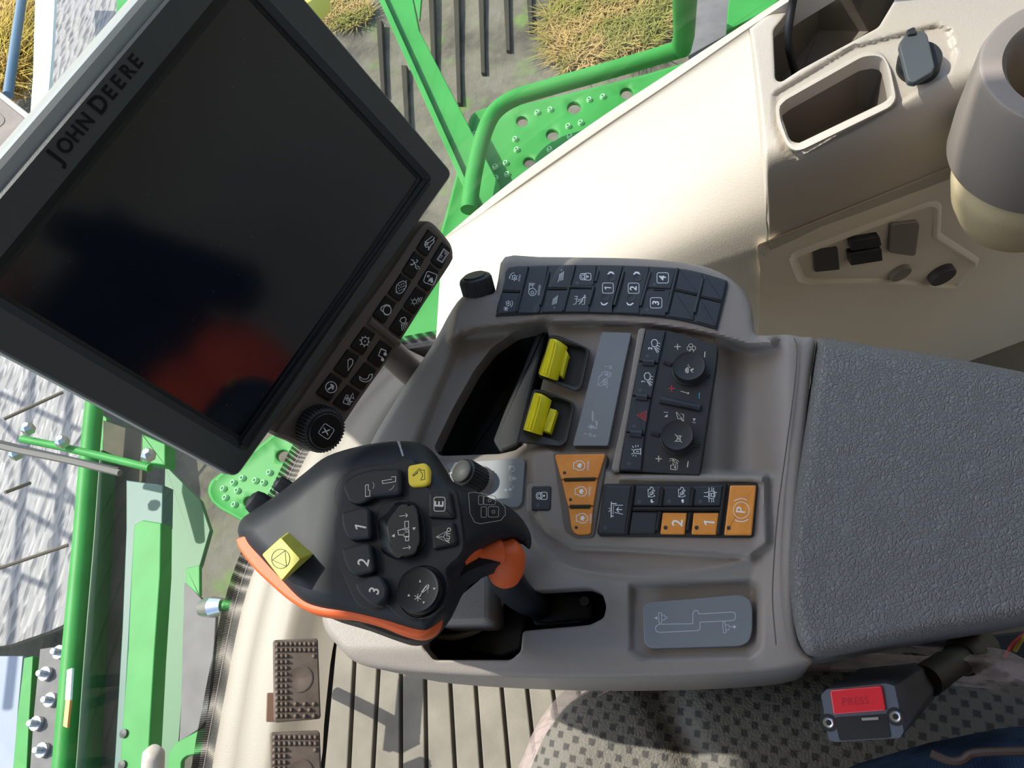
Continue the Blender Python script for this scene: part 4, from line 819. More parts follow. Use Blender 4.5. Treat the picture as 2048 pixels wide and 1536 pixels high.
# ---- right hand trim: bright sloping panel, window sill moulding, wall below
def lerp2(a, b_, t): return (a[0] * (1 - t) + b_[0] * t, a[1] * (1 - t) + b_[1] * t)
A0 = smooth(P('885,478 1024,386 1200,264 1350,162 1497,60'), 6); NA = len(A0)
A1 = smooth(P('866,770 1000,700 1200,620 1380,550 1531,502'), 6)
mb = MB(); R = []
YS = [(0, .582, 0), (.03, .578, 1), (.12, .560, 1), (.28, .528, 1), (.45, .497, 1), (.60, .472, 1), (.74, .452, 1), (.86, .439, 1), (1, .430, 1)]
def cut(i, t):
    bulge = math.sin(t * math.pi) * 12 * (i / (NA - 1)); p = lerp2(A0[i], A1[i], t); return (p[0] + bulge, p[1])
R = [[aty(*cut(i, t), y) for i in range(NA)] for t, y, _ in smooth(YS, 3)]
R.insert(0, [p - V((0, -.004, .02)) for p in R[0]])
R.append([V((p.x, .425, -.67)) for p in R[-1]])
mb.rings(R, False, False, False); struct(mb, 'wall_right', tan, 60)
mb = MB(); O0 = smooth(P('880,482 892,472 1024,362 1200,236 1350,138 1536,16 1700,-95 2100,-360'), 4); O1 = smooth(P('884,492 896,478 1024,382 1200,259 1350,158 1532,32 1700,-75 2100,-335'), 4)
r0 = [aty(x, y, .602) for x, y in O0]; r1 = [aty(x, y, .590) for x, y in O1]
mb.rings([[p - V((0, 0, .03)) for p in r0], r0, [a.lerp(b_, .5) + V((0, 0, .002)) for a, b_ in zip(r0, r1)], r1, [p - V((0, 0, .03)) for p in r1]], False, False, False); struct(mb, 'trim_3', tan, 60)
# rear half of the side console
sc_ = thing('side_console', 'tan moulded side console with oblong tray and socket wall below the right window', 'side console', (.2, .5, -.2))
POCK = rp(P('1546,60 1560,44 1640,-60 1800,-60 1790,0 1757,55 1600,140 1562,165 1550,160'), 8)
TRH = rp(T(P('78,640 128,600 560,358 640,344 690,358 720,480 735,580 700,612 180,862 130,842 82,700'), TE), 6)
BO = smooth(P('1499,58 1540,26 1640,-45 1760,-125 2000,-260'), 3) + P('2200,-300 2330,160 2150,245') + P('1921,337 1750,403 1640,447 1541,491 1535,484') + P('1535,420 1530,330 1521,230 1510,130')
TRO = T(P('36,560 500,280 1010,150 1090,180 1125,330 1085,440 600,740 170,950 90,900 40,760'), TE)
def sc_z(q):
    x, y = q[:, 0], q[:, 1]; L = (y - 490) + (x - 1540) * .40       # 0 on the crease, negative above it
    z = -.045 - .125 * sst(L, -200, 60) - .014 * sst(L, -430, -140)
    z -= .0035 * sst(sdf(q, TRO), -3, 5)
    return z
moulded('console_top', BO, [TRH, POCK], sc_z, tan, sc_, 6, 7, .003, .035, .01, 5)
def liner(outline, z0, z1, name, m, par, grow_=-.001, shr=.006):
    q = [pl0.uv(pl0.m(x, y, z0)) for x, y in outline]
    if sum(q[i - 1][0] * q[i][1] - q[i][0] * q[i - 1][1] for i in range(len(q))) < 0: q = q[::-1]
    return MB().rings([[pl0.w(a, b_, z) for a, b_ in inset(q, d)] for d, z in ((grow_, z0), (shr * .3, z0 + (z1 - z0) * .5), (shr, z1))]).build(name, m, par)
tz = -.0575
liner(TRH, tz - .004, tz - .055, 'tray_liner', tan_dk, sc_); liner(POCK, -.062, -.125, 'pocket_liner', tan_dk, sc_)
# rolled rim of the tray
ro = rp(T(P('42,640 66,596 560,316 620,302 690,318 740,410 775,590 745,645 200,912 150,915 110,880 55,760'), TE), 8)
def res(r, n=72):
    r = np.array(list(r) + [r[0]]); L = np.r_[0, np.cumsum(np.hypot(*np.diff(r, axis=0).T))]; t = np.linspace(0, L[-1], n + 1)[:-1]; return np.stack([np.interp(t, L, r[:, 0]), np.interp(t, L, r[:, 1])], 1)
a, b_ = res(ro), res(TRH); k = min(range(72), key=lambda i: np.hypot(*(b_ - np.roll(a, i, 0)).T).sum()); a = np.roll(a, k, 0)
f = lambda q, z: [at(x, y, z) for x, y in q]
MB().rings([f(a, tz - .006), f(a, tz + .003), f(a * .8 + b_ * .2, tz + .0055), f(a * .35 + b_ * .65, tz + .0055), f(b_, tz + .002), [p - V((0, 0, .012)) for p in f(b_, tz + .002)]], False, False).build('tray_rim', tan, sc_)
for c in ('200,610 575,395', '228,630 608,432'):
    p = T(P(c), TE); MB().tube([at(p[0][0], p[0][1], tz - .03), at(p[1][0], p[1][1], tz - .03)], .0006, 6).build('slot', blkdeep, sc_)
cb = thing('black_cable', 'thin black cable hanging in the front pocket of the tan side console', 'cable', tuple(at(1588, 60, -.06)))
MB().tube(smooth([tuple(at(1596, -50, .0)), tuple(at(1586, 0, -.03)), tuple(at(1578, 50, -.045)), tuple(at(1577, 90, -.06)), tuple(at(1590, 145, -.09))], 6), .0035, 12).build('cable_sheath', blk, cb)
# capped power outlet
po = thing('power_outlet', 'round black power outlet with a square flap cap beside the oblong tray', 'power outlet', tuple(at(1836, 117, -.06)))
oc = at(1838, 124, -.052)
MB().lathe(oc, (-.05, -.1, 1), [(.0165, -.008), (.0165, .004), (.0155, .006), (0, .006)], 48).build('outlet_body', blk, po)
ozp = HZ(-.036); MB().prism(ozp, rp(T(P('783,262 832,192 930,178 958,205 1002,398 985,432 882,492 838,484'), TE), 5), 0, -.005, .0012).build('flap_cap', mat('dusty_black', (74, 78, 80), .55, .4, .3, 1500), po)
MB().prism(ozp, rp(T(P('832,178 872,160 886,166 890,200 840,208'), TE), 2), .002, -.006, .0008).build('flap_tab', blk, po)
# wall below the crease with its sockets
c0, c1 = at(1541, 491, -.163), at(1921, 337, -.163); wd_ = (c1 - c0); wd_.z = 0; wd_.normalize(); wn_ = V((wd_.y, -wd_.x, 0))
WP = Pl(c0 - wn_ * .006, wn_, wd_)
mb = MB(); s0, s1 = c0 - wd_ * .01, c0 + wd_ * 1.0; R = []
for z, o_ in ((-.158, -.003), (-.166, -.006), (-.178, -.005), (-.195, .001), (-.26, .0), (-.70, -.0)):
    R.append([V((p.x, p.y, z)) + wn_ * o_ for p in [s0.lerp(s1, k / 6) for k in range(7)]])
mb.rings(R, False, False, False); struct(mb, 'wall_right_rear', tan_soft, 60)
sockg = mat('socket_grey', (74, 70, 67), .5, .4)
sp = thing('socket_panel', 'recessed wedge shaped panel of sockets and caps low on the tan side wall', 'socket panel', tuple(WP.m(1760, 490)))
pz0 = .0065
po_ = rp(P('1590,513 1720,462 1850,412 1864,411 1870,418 1867,474 1946,524 1944,532 1912,572 1880,570 1780,559 1625,560 1608,556'), [3, 2, 4, 4, 4, 6, 4, 4, 6, 3, 2, 5, 4])
q = [WP.uv(WP.m(x, y, pz0)) for x, y in po_]
if sum(q[i - 1][0] * q[i][1] - q[i][0] * q[i - 1][1] for i in range(len(q))) < 0: q = q[::-1]
WQ = lambda q, h: [WP.w(a, b_, h) for a, b_ in q]
MB().rings([WQ(inset(q, -.012), .0005), WQ(inset(q, -.005), pz0 + .002), WQ(inset(q, -.0015), pz0 + .003), WQ(inset(q, .001), pz0 + .001), WQ(inset(q, .002), pz0 - .003)], False, False).build('panel_rim', tan_soft, sp)
MB().slab(WP, inset(q, .001), pz0 - .001, 0, 0).build('panel_plate', taupe_dk, sp)
def blkb(c, h, m_, nm, r=3): return MB().prism(WP, rp(P(c), r), h, 0, .001).build(nm, m_, sp)
blkb('1627,504 1676,496 1680,540 1630,545', pz0 + .003, sockg, 'diagnostic_socket'); 
for c in ('1700,484 1760,474 1764,492 1703,502', '1698,508 1764,498 1766,522 1702,532'): blkb(c, pz0 + .007, blk, 'usb_socket')
blkb('1782,450 1836,444 1840,450 1832,510 1826,513 1778,506', pz0 + .004, taupe, 'blank_cover', 5)
for c, r_, m_, nm, hh in (((1796, 540), .0115, taupe, 'speaker_cap', .006), ((1878, 542), .0145, sockg, 'socket_cap', .009)):
    MB().lathe(WP.m(*c, pz0 - .002), wn_, [(r_, 0), (r_, hh), (r_ * .93, hh + .0015), (0, hh + .0015)], 40).build(nm, m_, sp)
# cup holder
cu = thing('cup_holder', 'round taupe cup holder above a cream leather bulge at the rear of the side console', 'cup holder', tuple(at(2115, 110, -.08)))
cc = at(2160, 118, .004); rr_ = (at(1950, 130, .0) - cc).length
n_ = 96
prof = [(1.02, -.09), (1.03, -.06), (1.0, -.02), (.99, -.006), (.965, -.001), (.93, 0), (.74, -.001), (.68, -.006), (.655, -.014), (.60, -.085), (0, -.086)]
notch = lambda lv, i: 1
R = []
hd_ = (at(2058, 300, .012) - cc); na = math.atan2(hd_.y, hd_.x)
for r_, h_ in prof:
    row = []
    for i in range(n_):
        a_ = 2 * math.pi * i / n_; dlt = (a_ - na + math.pi) % (2 * math.pi) - math.pi; w_ = math.exp(-(dlt / .20) ** 2)
        k = r_ * rr_ * (1 + (.0 if r_ > .8 else .24 * w_))
        row.append(cc + V((math.cos(a_) * k, math.sin(a_) * k, h_)))
    R.append(row)
MB().rings(R, True, True).build('cup_body', taupe, cu)
lc = at(2062, 352, -.11)
R = []
for r_, h_ in ((.050, .040), (.055, .010), (.055, .0), (.050, -.025), (.040, -.05), (.022, -.068), (.004, -.075)):
    R.append([lc + V((math.cos(2 * math.pi * i / 48) * r_ * 1.05 + (.075 - .053 * 1.05 if False else 0), math.sin(2 * math.pi * i / 48) * r_, h_)) for i in range(48)])
MB().rings(R, True, True).build('leather_bulge', cream_l, cu)

# ================================================================== SEAT, BUCKLE, PERSON, PEDALS
st = thing('operator_seat', 'dark tufted cloth seat cushion edged with crinkled plastic film below the console', 'seat', (.1, -.17, -.45))
ZC = -.20
so_ = smooth([(-.155, -.36), (-.185, -.22), (-.192, -.08), (-.178, -.02), (-.155, .020), (-.115, .046), (-.05, .060), (.05, .066), (.20, .066), (.36, .060), (.40, .03), (.40, -.2), (.38, -.40), (.1, -.44), (-.10, -.42)], 6, True)
sx = np.array(so_)
def cushion(q):
    d = pdist(q, sx); z = -.045 * (1 - np.sqrt(np.clip(1 - (1 - np.minimum(d / .045, 1)) ** 2, 0, 1)))
    seam = smooth([(-.075, .075), (-.060, .02), (-.02, -.05), (.01, -.14), (.02, -.3)], 6)
    ds = pdist(q, seam, False); z -= .012 * np.exp(-(ds / .012) ** 2); return z
pts = [tuple(p) for p in sx]; ed = [(i, (i + 1) % len(pts)) for i in range(len(pts))]; ex = []
for d in (.001, .004, .009, .016, .025, .036): ex += inset(so_ if sum(so_[i - 1][0] * so_[i][1] - so_[i][0] * so_[i - 1][1] for i in range(len(so_))) > 0 else so_[::-1], d)
gx, gy = np.meshgrid(np.arange(-.2, .42, .006), np.arange(-.45, .08, .006)); g = np.stack([gx.ravel(), gy.ravel()], 1); g = g[inside(g, sx) & (pdist(g, sx) > .04)]
ex = np.array(ex); ex = ex[inside(ex, sx) & (pdist(ex, sx) > .0008)]
vs, _, fs, *_r = delaunay_2d_cdt([V(p) for p in pts + [tuple(e) for e in ex] + [tuple(e) for e in g]], ed, [], 0, 1e-6)
q = np.array([tuple(v) for v in vs]); fs = [f_ for f_ in fs if inside([q[list(f_)].mean(0)], sx)[0]]; zz = cushion(q)
mb = MB(); mb.add([(a_, b2, ZC + c_) for (a_, b2), c_ in zip(q, zz)], fs)
base_ = [V((x, y, ZC - .045)) for x, y in so_]; mb.rings([base_, [p - V((0, 0, .07)) for p in base_]], False, True)
cush = mb.build('cushion', fab, st, 70); cush.modifiers.clear()
# plastic film drawn over the edge of the cushion
so2 = so_ if sum(so_[i - 1][0] * so_[i][1] - so_[i][0] * so_[i - 1][1] for i in range(len(so_))) > 0 else so_[::-1]
R = []
for d, z in ((.012, -.016), (.004, -.028), (-.006, -.040), (-.014, -.058), (-.018, -.085), (-.014, -.125)):
    row = inset(so2, d); o_ = []
    for i, (x, y) in enumerate(row):
        nz = noise.noise(V((x * 22, y * 22, z * 30))) * .009 + noise.noise(V((x * 70, y * 70, z * 60))) * .003
        o_.append(V((x + nz, y + nz * .6, ZC + z + nz * (.5 if d > 0 else 1))))
    R.append(o_)
fm = MB().rings(R, False, False).build('plastic_cover', film, st, 60); fm.modifiers.clear()
# loose film heap behind the buckle
mb = MB(); R = []
fc = P('1770,1300 1850,1310 1905,1335 1960,1372 2010,1392 2100,1410'); fd = P('1740,1272 1850,1282 1930,1290 2010,1300 2080,1330 2200,1350')
for k in range(13):
    t = k / 12; row = []
    for i, (a_, b2) in enumerate(zip(smooth(fc, 5), smooth(fd, 5))):
        p = lerp2(a_, b2, t); z = -.135 + .028 * math.sin(t * 3.1) + .006 * noise.noise(V((i * .5, k * .7, 3))); row.append(at(p[0], p[1], z))
    R.append(row)
ff = mb.rings(R, False, False, False).build('film_heap', film, st, 60); ff.modifiers.clear()
MB().box((.0, -.40, -.66), (.36, .04, -.315)).build('seat_base', blk, st)
MB().prism(HZ(-.30), P('1810,1290 2048,1262 2200,1300 2200,1420 1900,1400'), 0, -.03, .002).build('seat_bracket', blk, st)
for c_, w_ in (((2010, 1300), 'a'), ((2030, 1288), 'b')):
    MB().tube(smooth([tuple(at(c_[0], c_[1] + 14, -.20)), tuple(at(c_[0] + 18, c_[1] - 14, -.19)), tuple(at(c_[0] + 50, c_[1] - 40, -.195))], 5), .0014, 8).build('wire', mat('wire_' + ('red' if w_ == 'a' else 'yellow'), (190, 60, 50) if w_ == 'a' else (210, 190, 70), .5), st)

bk_ = thing('seat_belt_buckle', 'black seat belt buckle with a red press button on a stalk beside the seat', 'buckle', tuple(at(1800, 1400, -.10)))
FZ = -.015; fn = V((-.30, -.22, .93)); FP = Pl(at(1727, 1425, FZ), fn, (1, -.1, 0))
front = rp(P('1641,1390 1652,1378 1772,1366 1790,1371 1809,1464 1801,1477 1668,1485 1656,1480'), 4)
bback = rp(P('1705,1352 1718,1337 1832,1326 1852,1332 1874,1368 1868,1400 1765,1440 1725,1440'), 4)
fr3 = [FP.m(x, y) for x, y in front]; bp3 = [at(x, y, -.095) for x, y in bback]
fcen = sum(fr3, V()) / len(fr3)
MB().rings([bp3, [a_.lerp(b2, .5) + fn * .0 for a_, b2 in zip(bp3, fr3)], [p - FP.n * .0012 for p in fr3], [fcen + (p - fcen) * .985 for p in fr3]], True, True).build('buckle_housing', buckle_m, bk_, 30)
rb_ = MB().prism(FP, rp(T(P('372,1076 382,1068 672,1044 684,1052 706,1182 700,1192 402,1216 392,1210'), TD), 2), .0016, -.001, .0006).build('press_button', redbtn, bk_)
mark(MB(), FP, .0017, TD, 'tPRESS|524|1136|66|4|-.005').build('lettering', mat('embossed_red', (160, 20, 34), .35, .5), rb_, 0)
MB().prism(FP, rp(T(P('400,1240 412,1232 700,1212 716,1220 738,1346 728,1354 440,1372 428,1366'), TD), 3), .0004, -.001, 0).build('latch_slot', blkdeep, bk_)
MB().prism(FP, T(P('560,1236 660,1230 664,1246 564,1252'), TD), .0009, 0, 0).build('latch_tongue', steel, bk_)
for x, y in P('364,1264 765,1228'):
    p = T([(x, y)], TD)[0]; s_ = MB().lathe(FP.m(*p, 0), FP.n, [(.0030, -.001), (.0030, .0004), (.0024, .0010), (.0012, .0008), (0, .0006)], 28).build('screw', steel, bk_)
    MB().lathe(FP.m(*p, .001), FP.n, [(.0016, -.0004), (.0015, .0003), (0, .0003)], 6).build('screw_socket', blkdeep, s_)
    MB().lathe(FP.m(*p, 0), FP.n, [(.0046, -.001), (.0046, .0003), (.0032, .0003)], 28).build('screw_recess', blkdeep, bk_)
side = P('1786,1375 1838,1334 1868,1362 1806,1430')
MB().tube(smooth([tuple(at(1852, 1362, -.090)), tuple(at(1885, 1338, -.105)), tuple(at(1925, 1312, -.125)), tuple(at(1960, 1296, -.16))], 5), [.0098, .010, .010, .010, .0098, .0096, .0096, .0096, .0098, .010, .011, .012, .012, .013, .013, .013], 20).build('stalk', buckle_b, bk_)
MB().lathe(at(1930, 1310, -.125), (at(1885, 1338, -.105) - at(1925, 1312, -.125)), [(.0125, -.006), (.013, 0), (.0125, .005), (.0105, .008)], 30).build('stalk_collar', buckle_b, bk_)
# person: seated body grown from a jointed skeleton
def skin(name, J, E_, m_, parent, sub=2):
    me = bpy.data.meshes.new(name); c0_ = sum((V(j[0]) for j in J), V()) / len(J); me.from_pydata([tuple(V(j[0]) - c0_) for j in J], E_, [])
    ob = bpy.data.objects.new(name, me); COL.objects.link(ob); WL[ob.name] = c0_; ob.location = c0_
    sk = ob.modifiers.new('skin', 'SKIN'); sk.use_smooth_shade = True
    for i, j in enumerate(J): me.skin_vertices[0].data[i].radius = (j[1], j[1] if len(j) < 3 else j[2])
    me.skin_vertices[0].data[0].use_root = True
    ss = ob.modifiers.new('sub', 'SUBSURF'); ss.levels = ss.render_levels = sub; me.materials.append(m_)
    if parent: ob.parent = parent; ob.location = c0_ - WL[parent.name]
    return ob
hip = V((.36, -.20, -.10)); 
pr = thing('person', 'seated person in blue jeans whose thigh shows below the seat belt buckle', 'person', (.36, -.2, -.2))
J = [((.40, -.22, -.10), .12, .10), ((.38, -.085, -.085), .095), ((.19, -.046, -.082), .097), ((.05, -.085, -.085), .086), ((-.12, -.205, -.10), .066), ((-.16, -.22, -.36), .056), ((-.13, -.22, -.58), .042),
     ((.38, -.32, -.10), .085), ((.12, -.36, -.09), .08), ((-.12, -.38, -.10), .066), ((-.16, -.38, -.36), .056), ((-.13, -.38, -.58), .042)]
skin('jeans', J, [(0, 1), (1, 2), (2, 3), (3, 4), (4, 5), (5, 6), (0, 7), (7, 8), (8, 9), (9, 10), (10, 11)], den, pr)
skin('head', [((.48, -.22, .40), .05), ((.46, -.22, .47), .05), ((.45, -.22, .555), .082), ((.45, -.22, .63), .068), ((.375, -.22, .545), .012), ((.39, -.22, .50), .03)], [(0, 1), (1, 2), (2, 3), (2, 4), (1, 5)], skin_m, pr)
skin('hair', [((.47, -.22, .60), .088), ((.49, -.22, .54), .078), ((.44, -.22, .65), .068)], [(0, 1), (0, 2)], hair_m, pr)
JB = [((.42, -.22, -.06), .115, .10), ((.46, -.22, .12), .125, .10), ((.48, -.22, .30), .14, .10), ((.48, -.22, .39), .06),
      ((.47, -.06, .34), .055), ((.40, .02, .14), .045), ((.27, .02, .30), .034), ((.22, .0, .38), .026),
      ((.47, -.38, .34), .055), ((.42, -.44, .10), .045), ((.20, -.38, .02), .034), ((.12, -.36, .02), .026)]
skin('body', JB, [(0, 1), (1, 2), (2, 3), (2, 4), (4, 5), (5, 6), (6, 7), (2, 8), (8, 9), (9, 10), (10, 11)], sleeve_m, pr)
for c_, r_ in (((.372, -.165, .115), .066), ((.392, -.080, .095), .055)):
    MB().lathe(V(c_) - V((0, 0, .075)), (0, 0, 1), [(r_ * .5, 0), (r_ * .9, .02), (r_, .06), (r_, .10), (r_ * .8, .135), (r_ * .3, .15), (0, .152)], 24).build('orange_shirt', mat('orange_cloth', (250, 96, 52), .9, .1), pr, 60)
bs = P('1862,1507 1900,1522 1925,1520 1950,1506 2048,1502 2160,1498'); 
MB().tube([at(x, y, -.018) for x, y in smooth(bs, 4)], .0022, 8).build('belt_edge', mat('belt_leather', (70, 54, 42), .5), pr)

# pedals
def pedal(x0, y0, x1, y1, z):
    t = thing('brake_pedal', 'brown studded brake pedal', 'pedal', tuple(at((x0 + x1) / 2, (y0 + y1) / 2, z - .03)))
    n_ = V((.55, -.05, .83)).normalized(); pl = Pl(at((x0 + x1) / 2, (y0 + y1) / 2, z), n_, (1, 0, 0))
    MB().prism(pl, rp([(x0, y0 + 4), (x1 - 6, y0), (x1, y1 - 8), (x0 + 2, y1)], 7), 0, -.014, .002).build('pedal_pad', pedal_m, t)
    MB().prism(pl, rp([(x0 - 12, y0 + 110), (x0 + 20, y0 + 110), (x0 + 20, y1 - 2), (x0 - 14, y1 - 2)], 3), -.012, -.022, .001).build('pedal_plate', mat('rusty_plate', (120, 92, 72), .6), t)
    first = None
    W_ = x1 - x0; H_ = y1 - y0
    for j in range(13):
        for i in range(9):
            u, v_ = (i + .5) / 9.6, (j + .6) / 13.2
            if i > 2 and 1 < j < 10 and ((i - 5.2) / 3.6) ** 2 + ((j - 5.5) / 4.6) ** 2 < 1: continue
            if i > 2 and (i + j) % 2 and j > 4: continue
            c_ = pl.m(x0 + 4 + u * (W_ - 8), y0 + 5 + v_ * (H_ - 12), 0)
            if first is None: first = MB().lathe(c_, n_, [(.0030, -.001), (.0028, .001), (.0010, .0032), (0, .0033)], 8).build('grip_stud', pedal_m, t); fc_ = c_
            else: k_ = first.copy(); COL.objects.link(k_); k_.parent = t; k_.location = first.location + (c_ - fc_)
    MB().lathe(pl.m(x0 + W_ * .55, y0 + H_ * .48), n_, [(.017, -.001), (.017, .0008), (.015, .0012), (.013, .0004), (0, .0004)], 36).build('pad_emblem', pedal_m, t)
    c_ = at(x0 + W_ * .5, y0 + H_ * .7, z - .02); MB().tube([tuple(c_), (c_.x - .028, c_.y + .012, z - .05), (c_.x - .045, c_.y + .020, -.61)], .009, 12).build('pedal_arm', blk, t)
    return t
a_ = pedal(546, 1276, 642, 1446, -.50); a_['label'] = 'brown studded brake pedal standing whole above the ribbed mat'
b2_ = pedal(540, 1462, 646, 1640, -.50); b2_['label'] = 'brown studded brake pedal cut off by the lower picture edge'
for o_ in (a_, b2_): o_['group'] = 'brake pedals'
gk = thing('steering_column_lever', 'round ended beige lever tip at the lower left in front of the green beams', 'lever', tuple(at(310, 1530, -.3)))
MB().tube([tuple(at(300, 1640, -.42)), tuple(at(306, 1530, -.37)), tuple(at(307, 1508, -.36)), tuple(at(308, 1496, -.355))], [.0125, .0125, .012, .006], 24).build('lever_rod', tan, gk, 60)
# corner post cover at the upper left
cp = thing('corner_post_cover', 'brown rounded cover in a pale frame behind the top left of the display', 'cover', tuple(at(-40, 260, -.02)))
MB().prism(HZ(.0), rp(P('-260,0 0,182 70,236 80,246 76,262 0,345 -200,560 -420,300'), 10), 0, -.02, .003).build('cover_frame', tan, cp)
ci = MB().prism(HZ(.0), rp(P('-240,25 0,196 50,236 60,250 56,268 0,326 -190,530 -390,300'), 9), .0015, -.002, .001).build('cover_panel', pedal_m, cp)
MB().prism(HZ(.0), rp(P('-200,100 0,226 10,236 8,246 -100,330 -200,300'), 6), .0022, 0, .0005).build('cover_inset', taupe_dk, cp)

# ================================================================== OUTSIDE
GZ = -2.75
g_ = MB(); gx, gy = np.meshgrid(np.linspace(-14, 6, 161), np.linspace(-8, 14, 177)); NX = gx.shape[1]
g_.v = [V((a_, b2, GZ + .03 * noise.noise(V((a_ * 1.3, b2 * 1.3, 0))))) for a_, b2 in zip(gx.ravel(), gy.ravel())]
g_.f = [(r_ * NX + c_, r_ * NX + c_ + 1, (r_ + 1) * NX + c_ + 1, (r_ + 1) * NX + c_) for r_ in range(gx.shape[0] - 1) for c_ in range(NX - 1)]
gr = struct(g_, 'ground', soil, 60); gr.modifiers.clear()
rut = mat('soil_rut', (58, 56, 48), .95, .1)
for i, c in enumerate(('758,40 766,190', '808,130 818,330', '862,-20 868,170', '912,-20 918,205', '962,-20 966,145', '1012,-20 1016,100', '1058,-20 1062,60', '1110,60 1114,110')):
    p = P(c); struct(MB().prism(HZ(GZ + .02), [(p[0][0] - 6, p[0][1]), (p[0][0] + 5, p[0][1]), (p[1][0] + 4, p[1][1]), (p[1][0] - 4, p[1][1])], .02, -.02, .004), 'trim_%d' % (4 + i), rut)
def tufts(name, poly, z, n, h, m_, label, cat='grass'):
    mb = MB(); P_ = np.array(poly); lo, hi = P_.min(0), P_.max(0); c = 0; rnd = random.Random(5)
    while c < n:
        x, y = rnd.uniform(lo[0], hi[0]), rnd.uniform(lo[1], hi[1])
        if not inside([(x, y)], poly)[0]: continue
        c += 1; b_ = at(x, y, z); a_ = rnd.uniform(0, 6.28); L = h * rnd.uniform(.5, 1.3); d = V((math.cos(a_), math.sin(a_), rnd.uniform(.25, 1.0))).normalized(); s_ = V((-math.sin(a_), math.cos(a_), 0)) * .004
        mb.add([b_ - s_, b_ + s_, b_ + d * L * .6 + s_ * .8, b_ + d * L + V((math.cos(a_), math.sin(a_), -.2)) * L * .3, b_ + d * L * .6 - s_ * .8], [(0, 1, 2, 3, 4)])
    return tag(mb.build(name, m_, None, 0), label, cat, None, 'stuff')
tufts('dry_grass', P('1098,30 1130,0 1325,-60 1332,60 1300,110 1220,120 1140,145 1108,110 1095,70'), GZ, 5200, .13, grass_m, 'clump of dry straw coloured grass on the ground beyond the green rail')
tufts('tall_grass', P('-40,-40 66,-40 66,60 60,150 50,200 -40,180'), GZ + .3, 2600, .5, grass_g, 'yellow brown tall grass beyond the header at the top left')
tufts('straw', P('640,10 740,10 745,35 700,60 655,52'), GZ, 900, .10, grass_m, 'small strip of pale straw right of the display top')

# right platform of pressed green plate
pf = thing('service_platform', 'green perforated service platform outside the curved glass', 'platform', (-.6, .9, -.79))
PZ = -.78
def circ(x, y, r, k=.9): return [(x + r * math.cos(a * math.pi / 8), y + r * k * math.sin(a * math.pi / 8)) for a in range(16)]
HO = [circ(*c) for c in ((1044, 243, 12), (1105, 270, 13), (1148, 216, 14), (1253, 187, 13), (1058, 325, 12), (566, 912, 14), (500, 1004, 13), (620, 860, 13))]
pout = smooth(P('424,1004 416,985 420,966 436,950 500,905 560,858 700,750 800,640 850,560 882,462 905,378 922,310 938,240 955,222 990,212 1020,214 1100,196 1200,172 1300,146 1420,110'), 3) + P('1480,160 1420,330 1100,560 900,760 760,930 620,1080 560,1100') + smooth(P('520,1062 480,1040 440,1018'), 3)
moulded('deck_plate', pout, HO, lambda q: PZ + 0 * q[:, 0] + .006 * np.exp(-(pdist(q, pout) / 10) ** 2), green, pf, 16, 6, .004, .03, .01, 2)
first = None
for x, y in P('1075,227 1101,221 1031,280 1034,301 1137,254 1162,247 1140,274 1179,201 1206,195 971,250 991,335 1012,328 992,357 1015,350 1100,300 1080,335 540,946 528,966 546,982 512,962 486,957 468,966 476,982 448,978 600,905 592,930 618,925 534,1000 556,1020 580,1005 532,1036 470,1010 452,996 640,880 650,900 950,270 960,300'):
    c_ = at(x, y, PZ)
    if first is None: first = MB().lathe(c_, (0, 0, 1), [(.0070, -.001), (.0062, .004), (.0045, .007), (.0030, .0065), (.0028, .002), (0, .002)], 14).build('tread_stud', mat('worn_green', (150, 206, 150), .35, .5), pf); fc_ = c_
    else: k_ = first.copy(); COL.objects.link(k_); k_.parent = pf; k_.location = first.location + (c_ - fc_)
rl = thing('guard_rail', 'bent green tube guard rail around the service platform corner', 'rail', tuple(at(1100, 170, -.7)))
MB().tube(smooth([tuple(at(x, y, -.66)) for x, y in P('938,420 944,370 958,300 975,248 995,218 1030,196 1080,180 1200,146 1290,120 1362,98')], 4), .0165, 20).build('rail_tube', green, rl)
MB().tube([tuple(at(1362, 98, -.66)), tuple(at(1368, 70, -.62)), tuple(at(1372, -80, -.30))], .020, 20).build('rail_post', green, rl)
sb_ = thing('ladder_stringer', 'long slanting green flat bar running from the display corner to the platform', 'bar', tuple(at(870, 200, -.9)))
MB().prism(HZ(-.72), P('744,-40 818,-40 838,60 1000,372 996,400 948,418'), 0, -.012, .002).build('flat_bar', green, sb_)
MB().prism(HZ(-.70), P('740,-40 752,-40 956,414 946,418'), 0, -.03, .001).build('bar_flange', green, sb_)
MB().prism(HZ(-.95), P('818,-40 845,-40 838,40'), 0, -.01, .001).build('gusset', green, sb_)
def slabthing(nm, label, cat, px, z, th, m_, r=2, bev=.002, part=None, group=None):
    o = MB().prism(HZ(z), rp(P(px), r), 0, -th, bev).build(nm, m_); tag(o, label, cat, group); return o
slabthing('side_shield', 'bright green body panel at the top edge beside the side console', 'panel', '1466,-40 1600,-40 1536,20 1452,62 1456,10', -.5, .02, green)
slabthing('concrete_curb', 'pale grey strip behind the guard rail post', 'curb', '1378,-60 1470,-60 1452,70 1376,112', GZ + .25, .2, greyplate)
yc = MB().lathe(at(622, 5, -1.6), (0, 0, 1), [(.07, -.05), (.085, 0), (.07, .05), (.03, .08), (0, .085)], 24).build('yellow_cap', mat('translucent_yellow', (206, 200, 90), .4)); tag(yc, 'yellow green rounded cap at the top edge right of the display', 'cap')
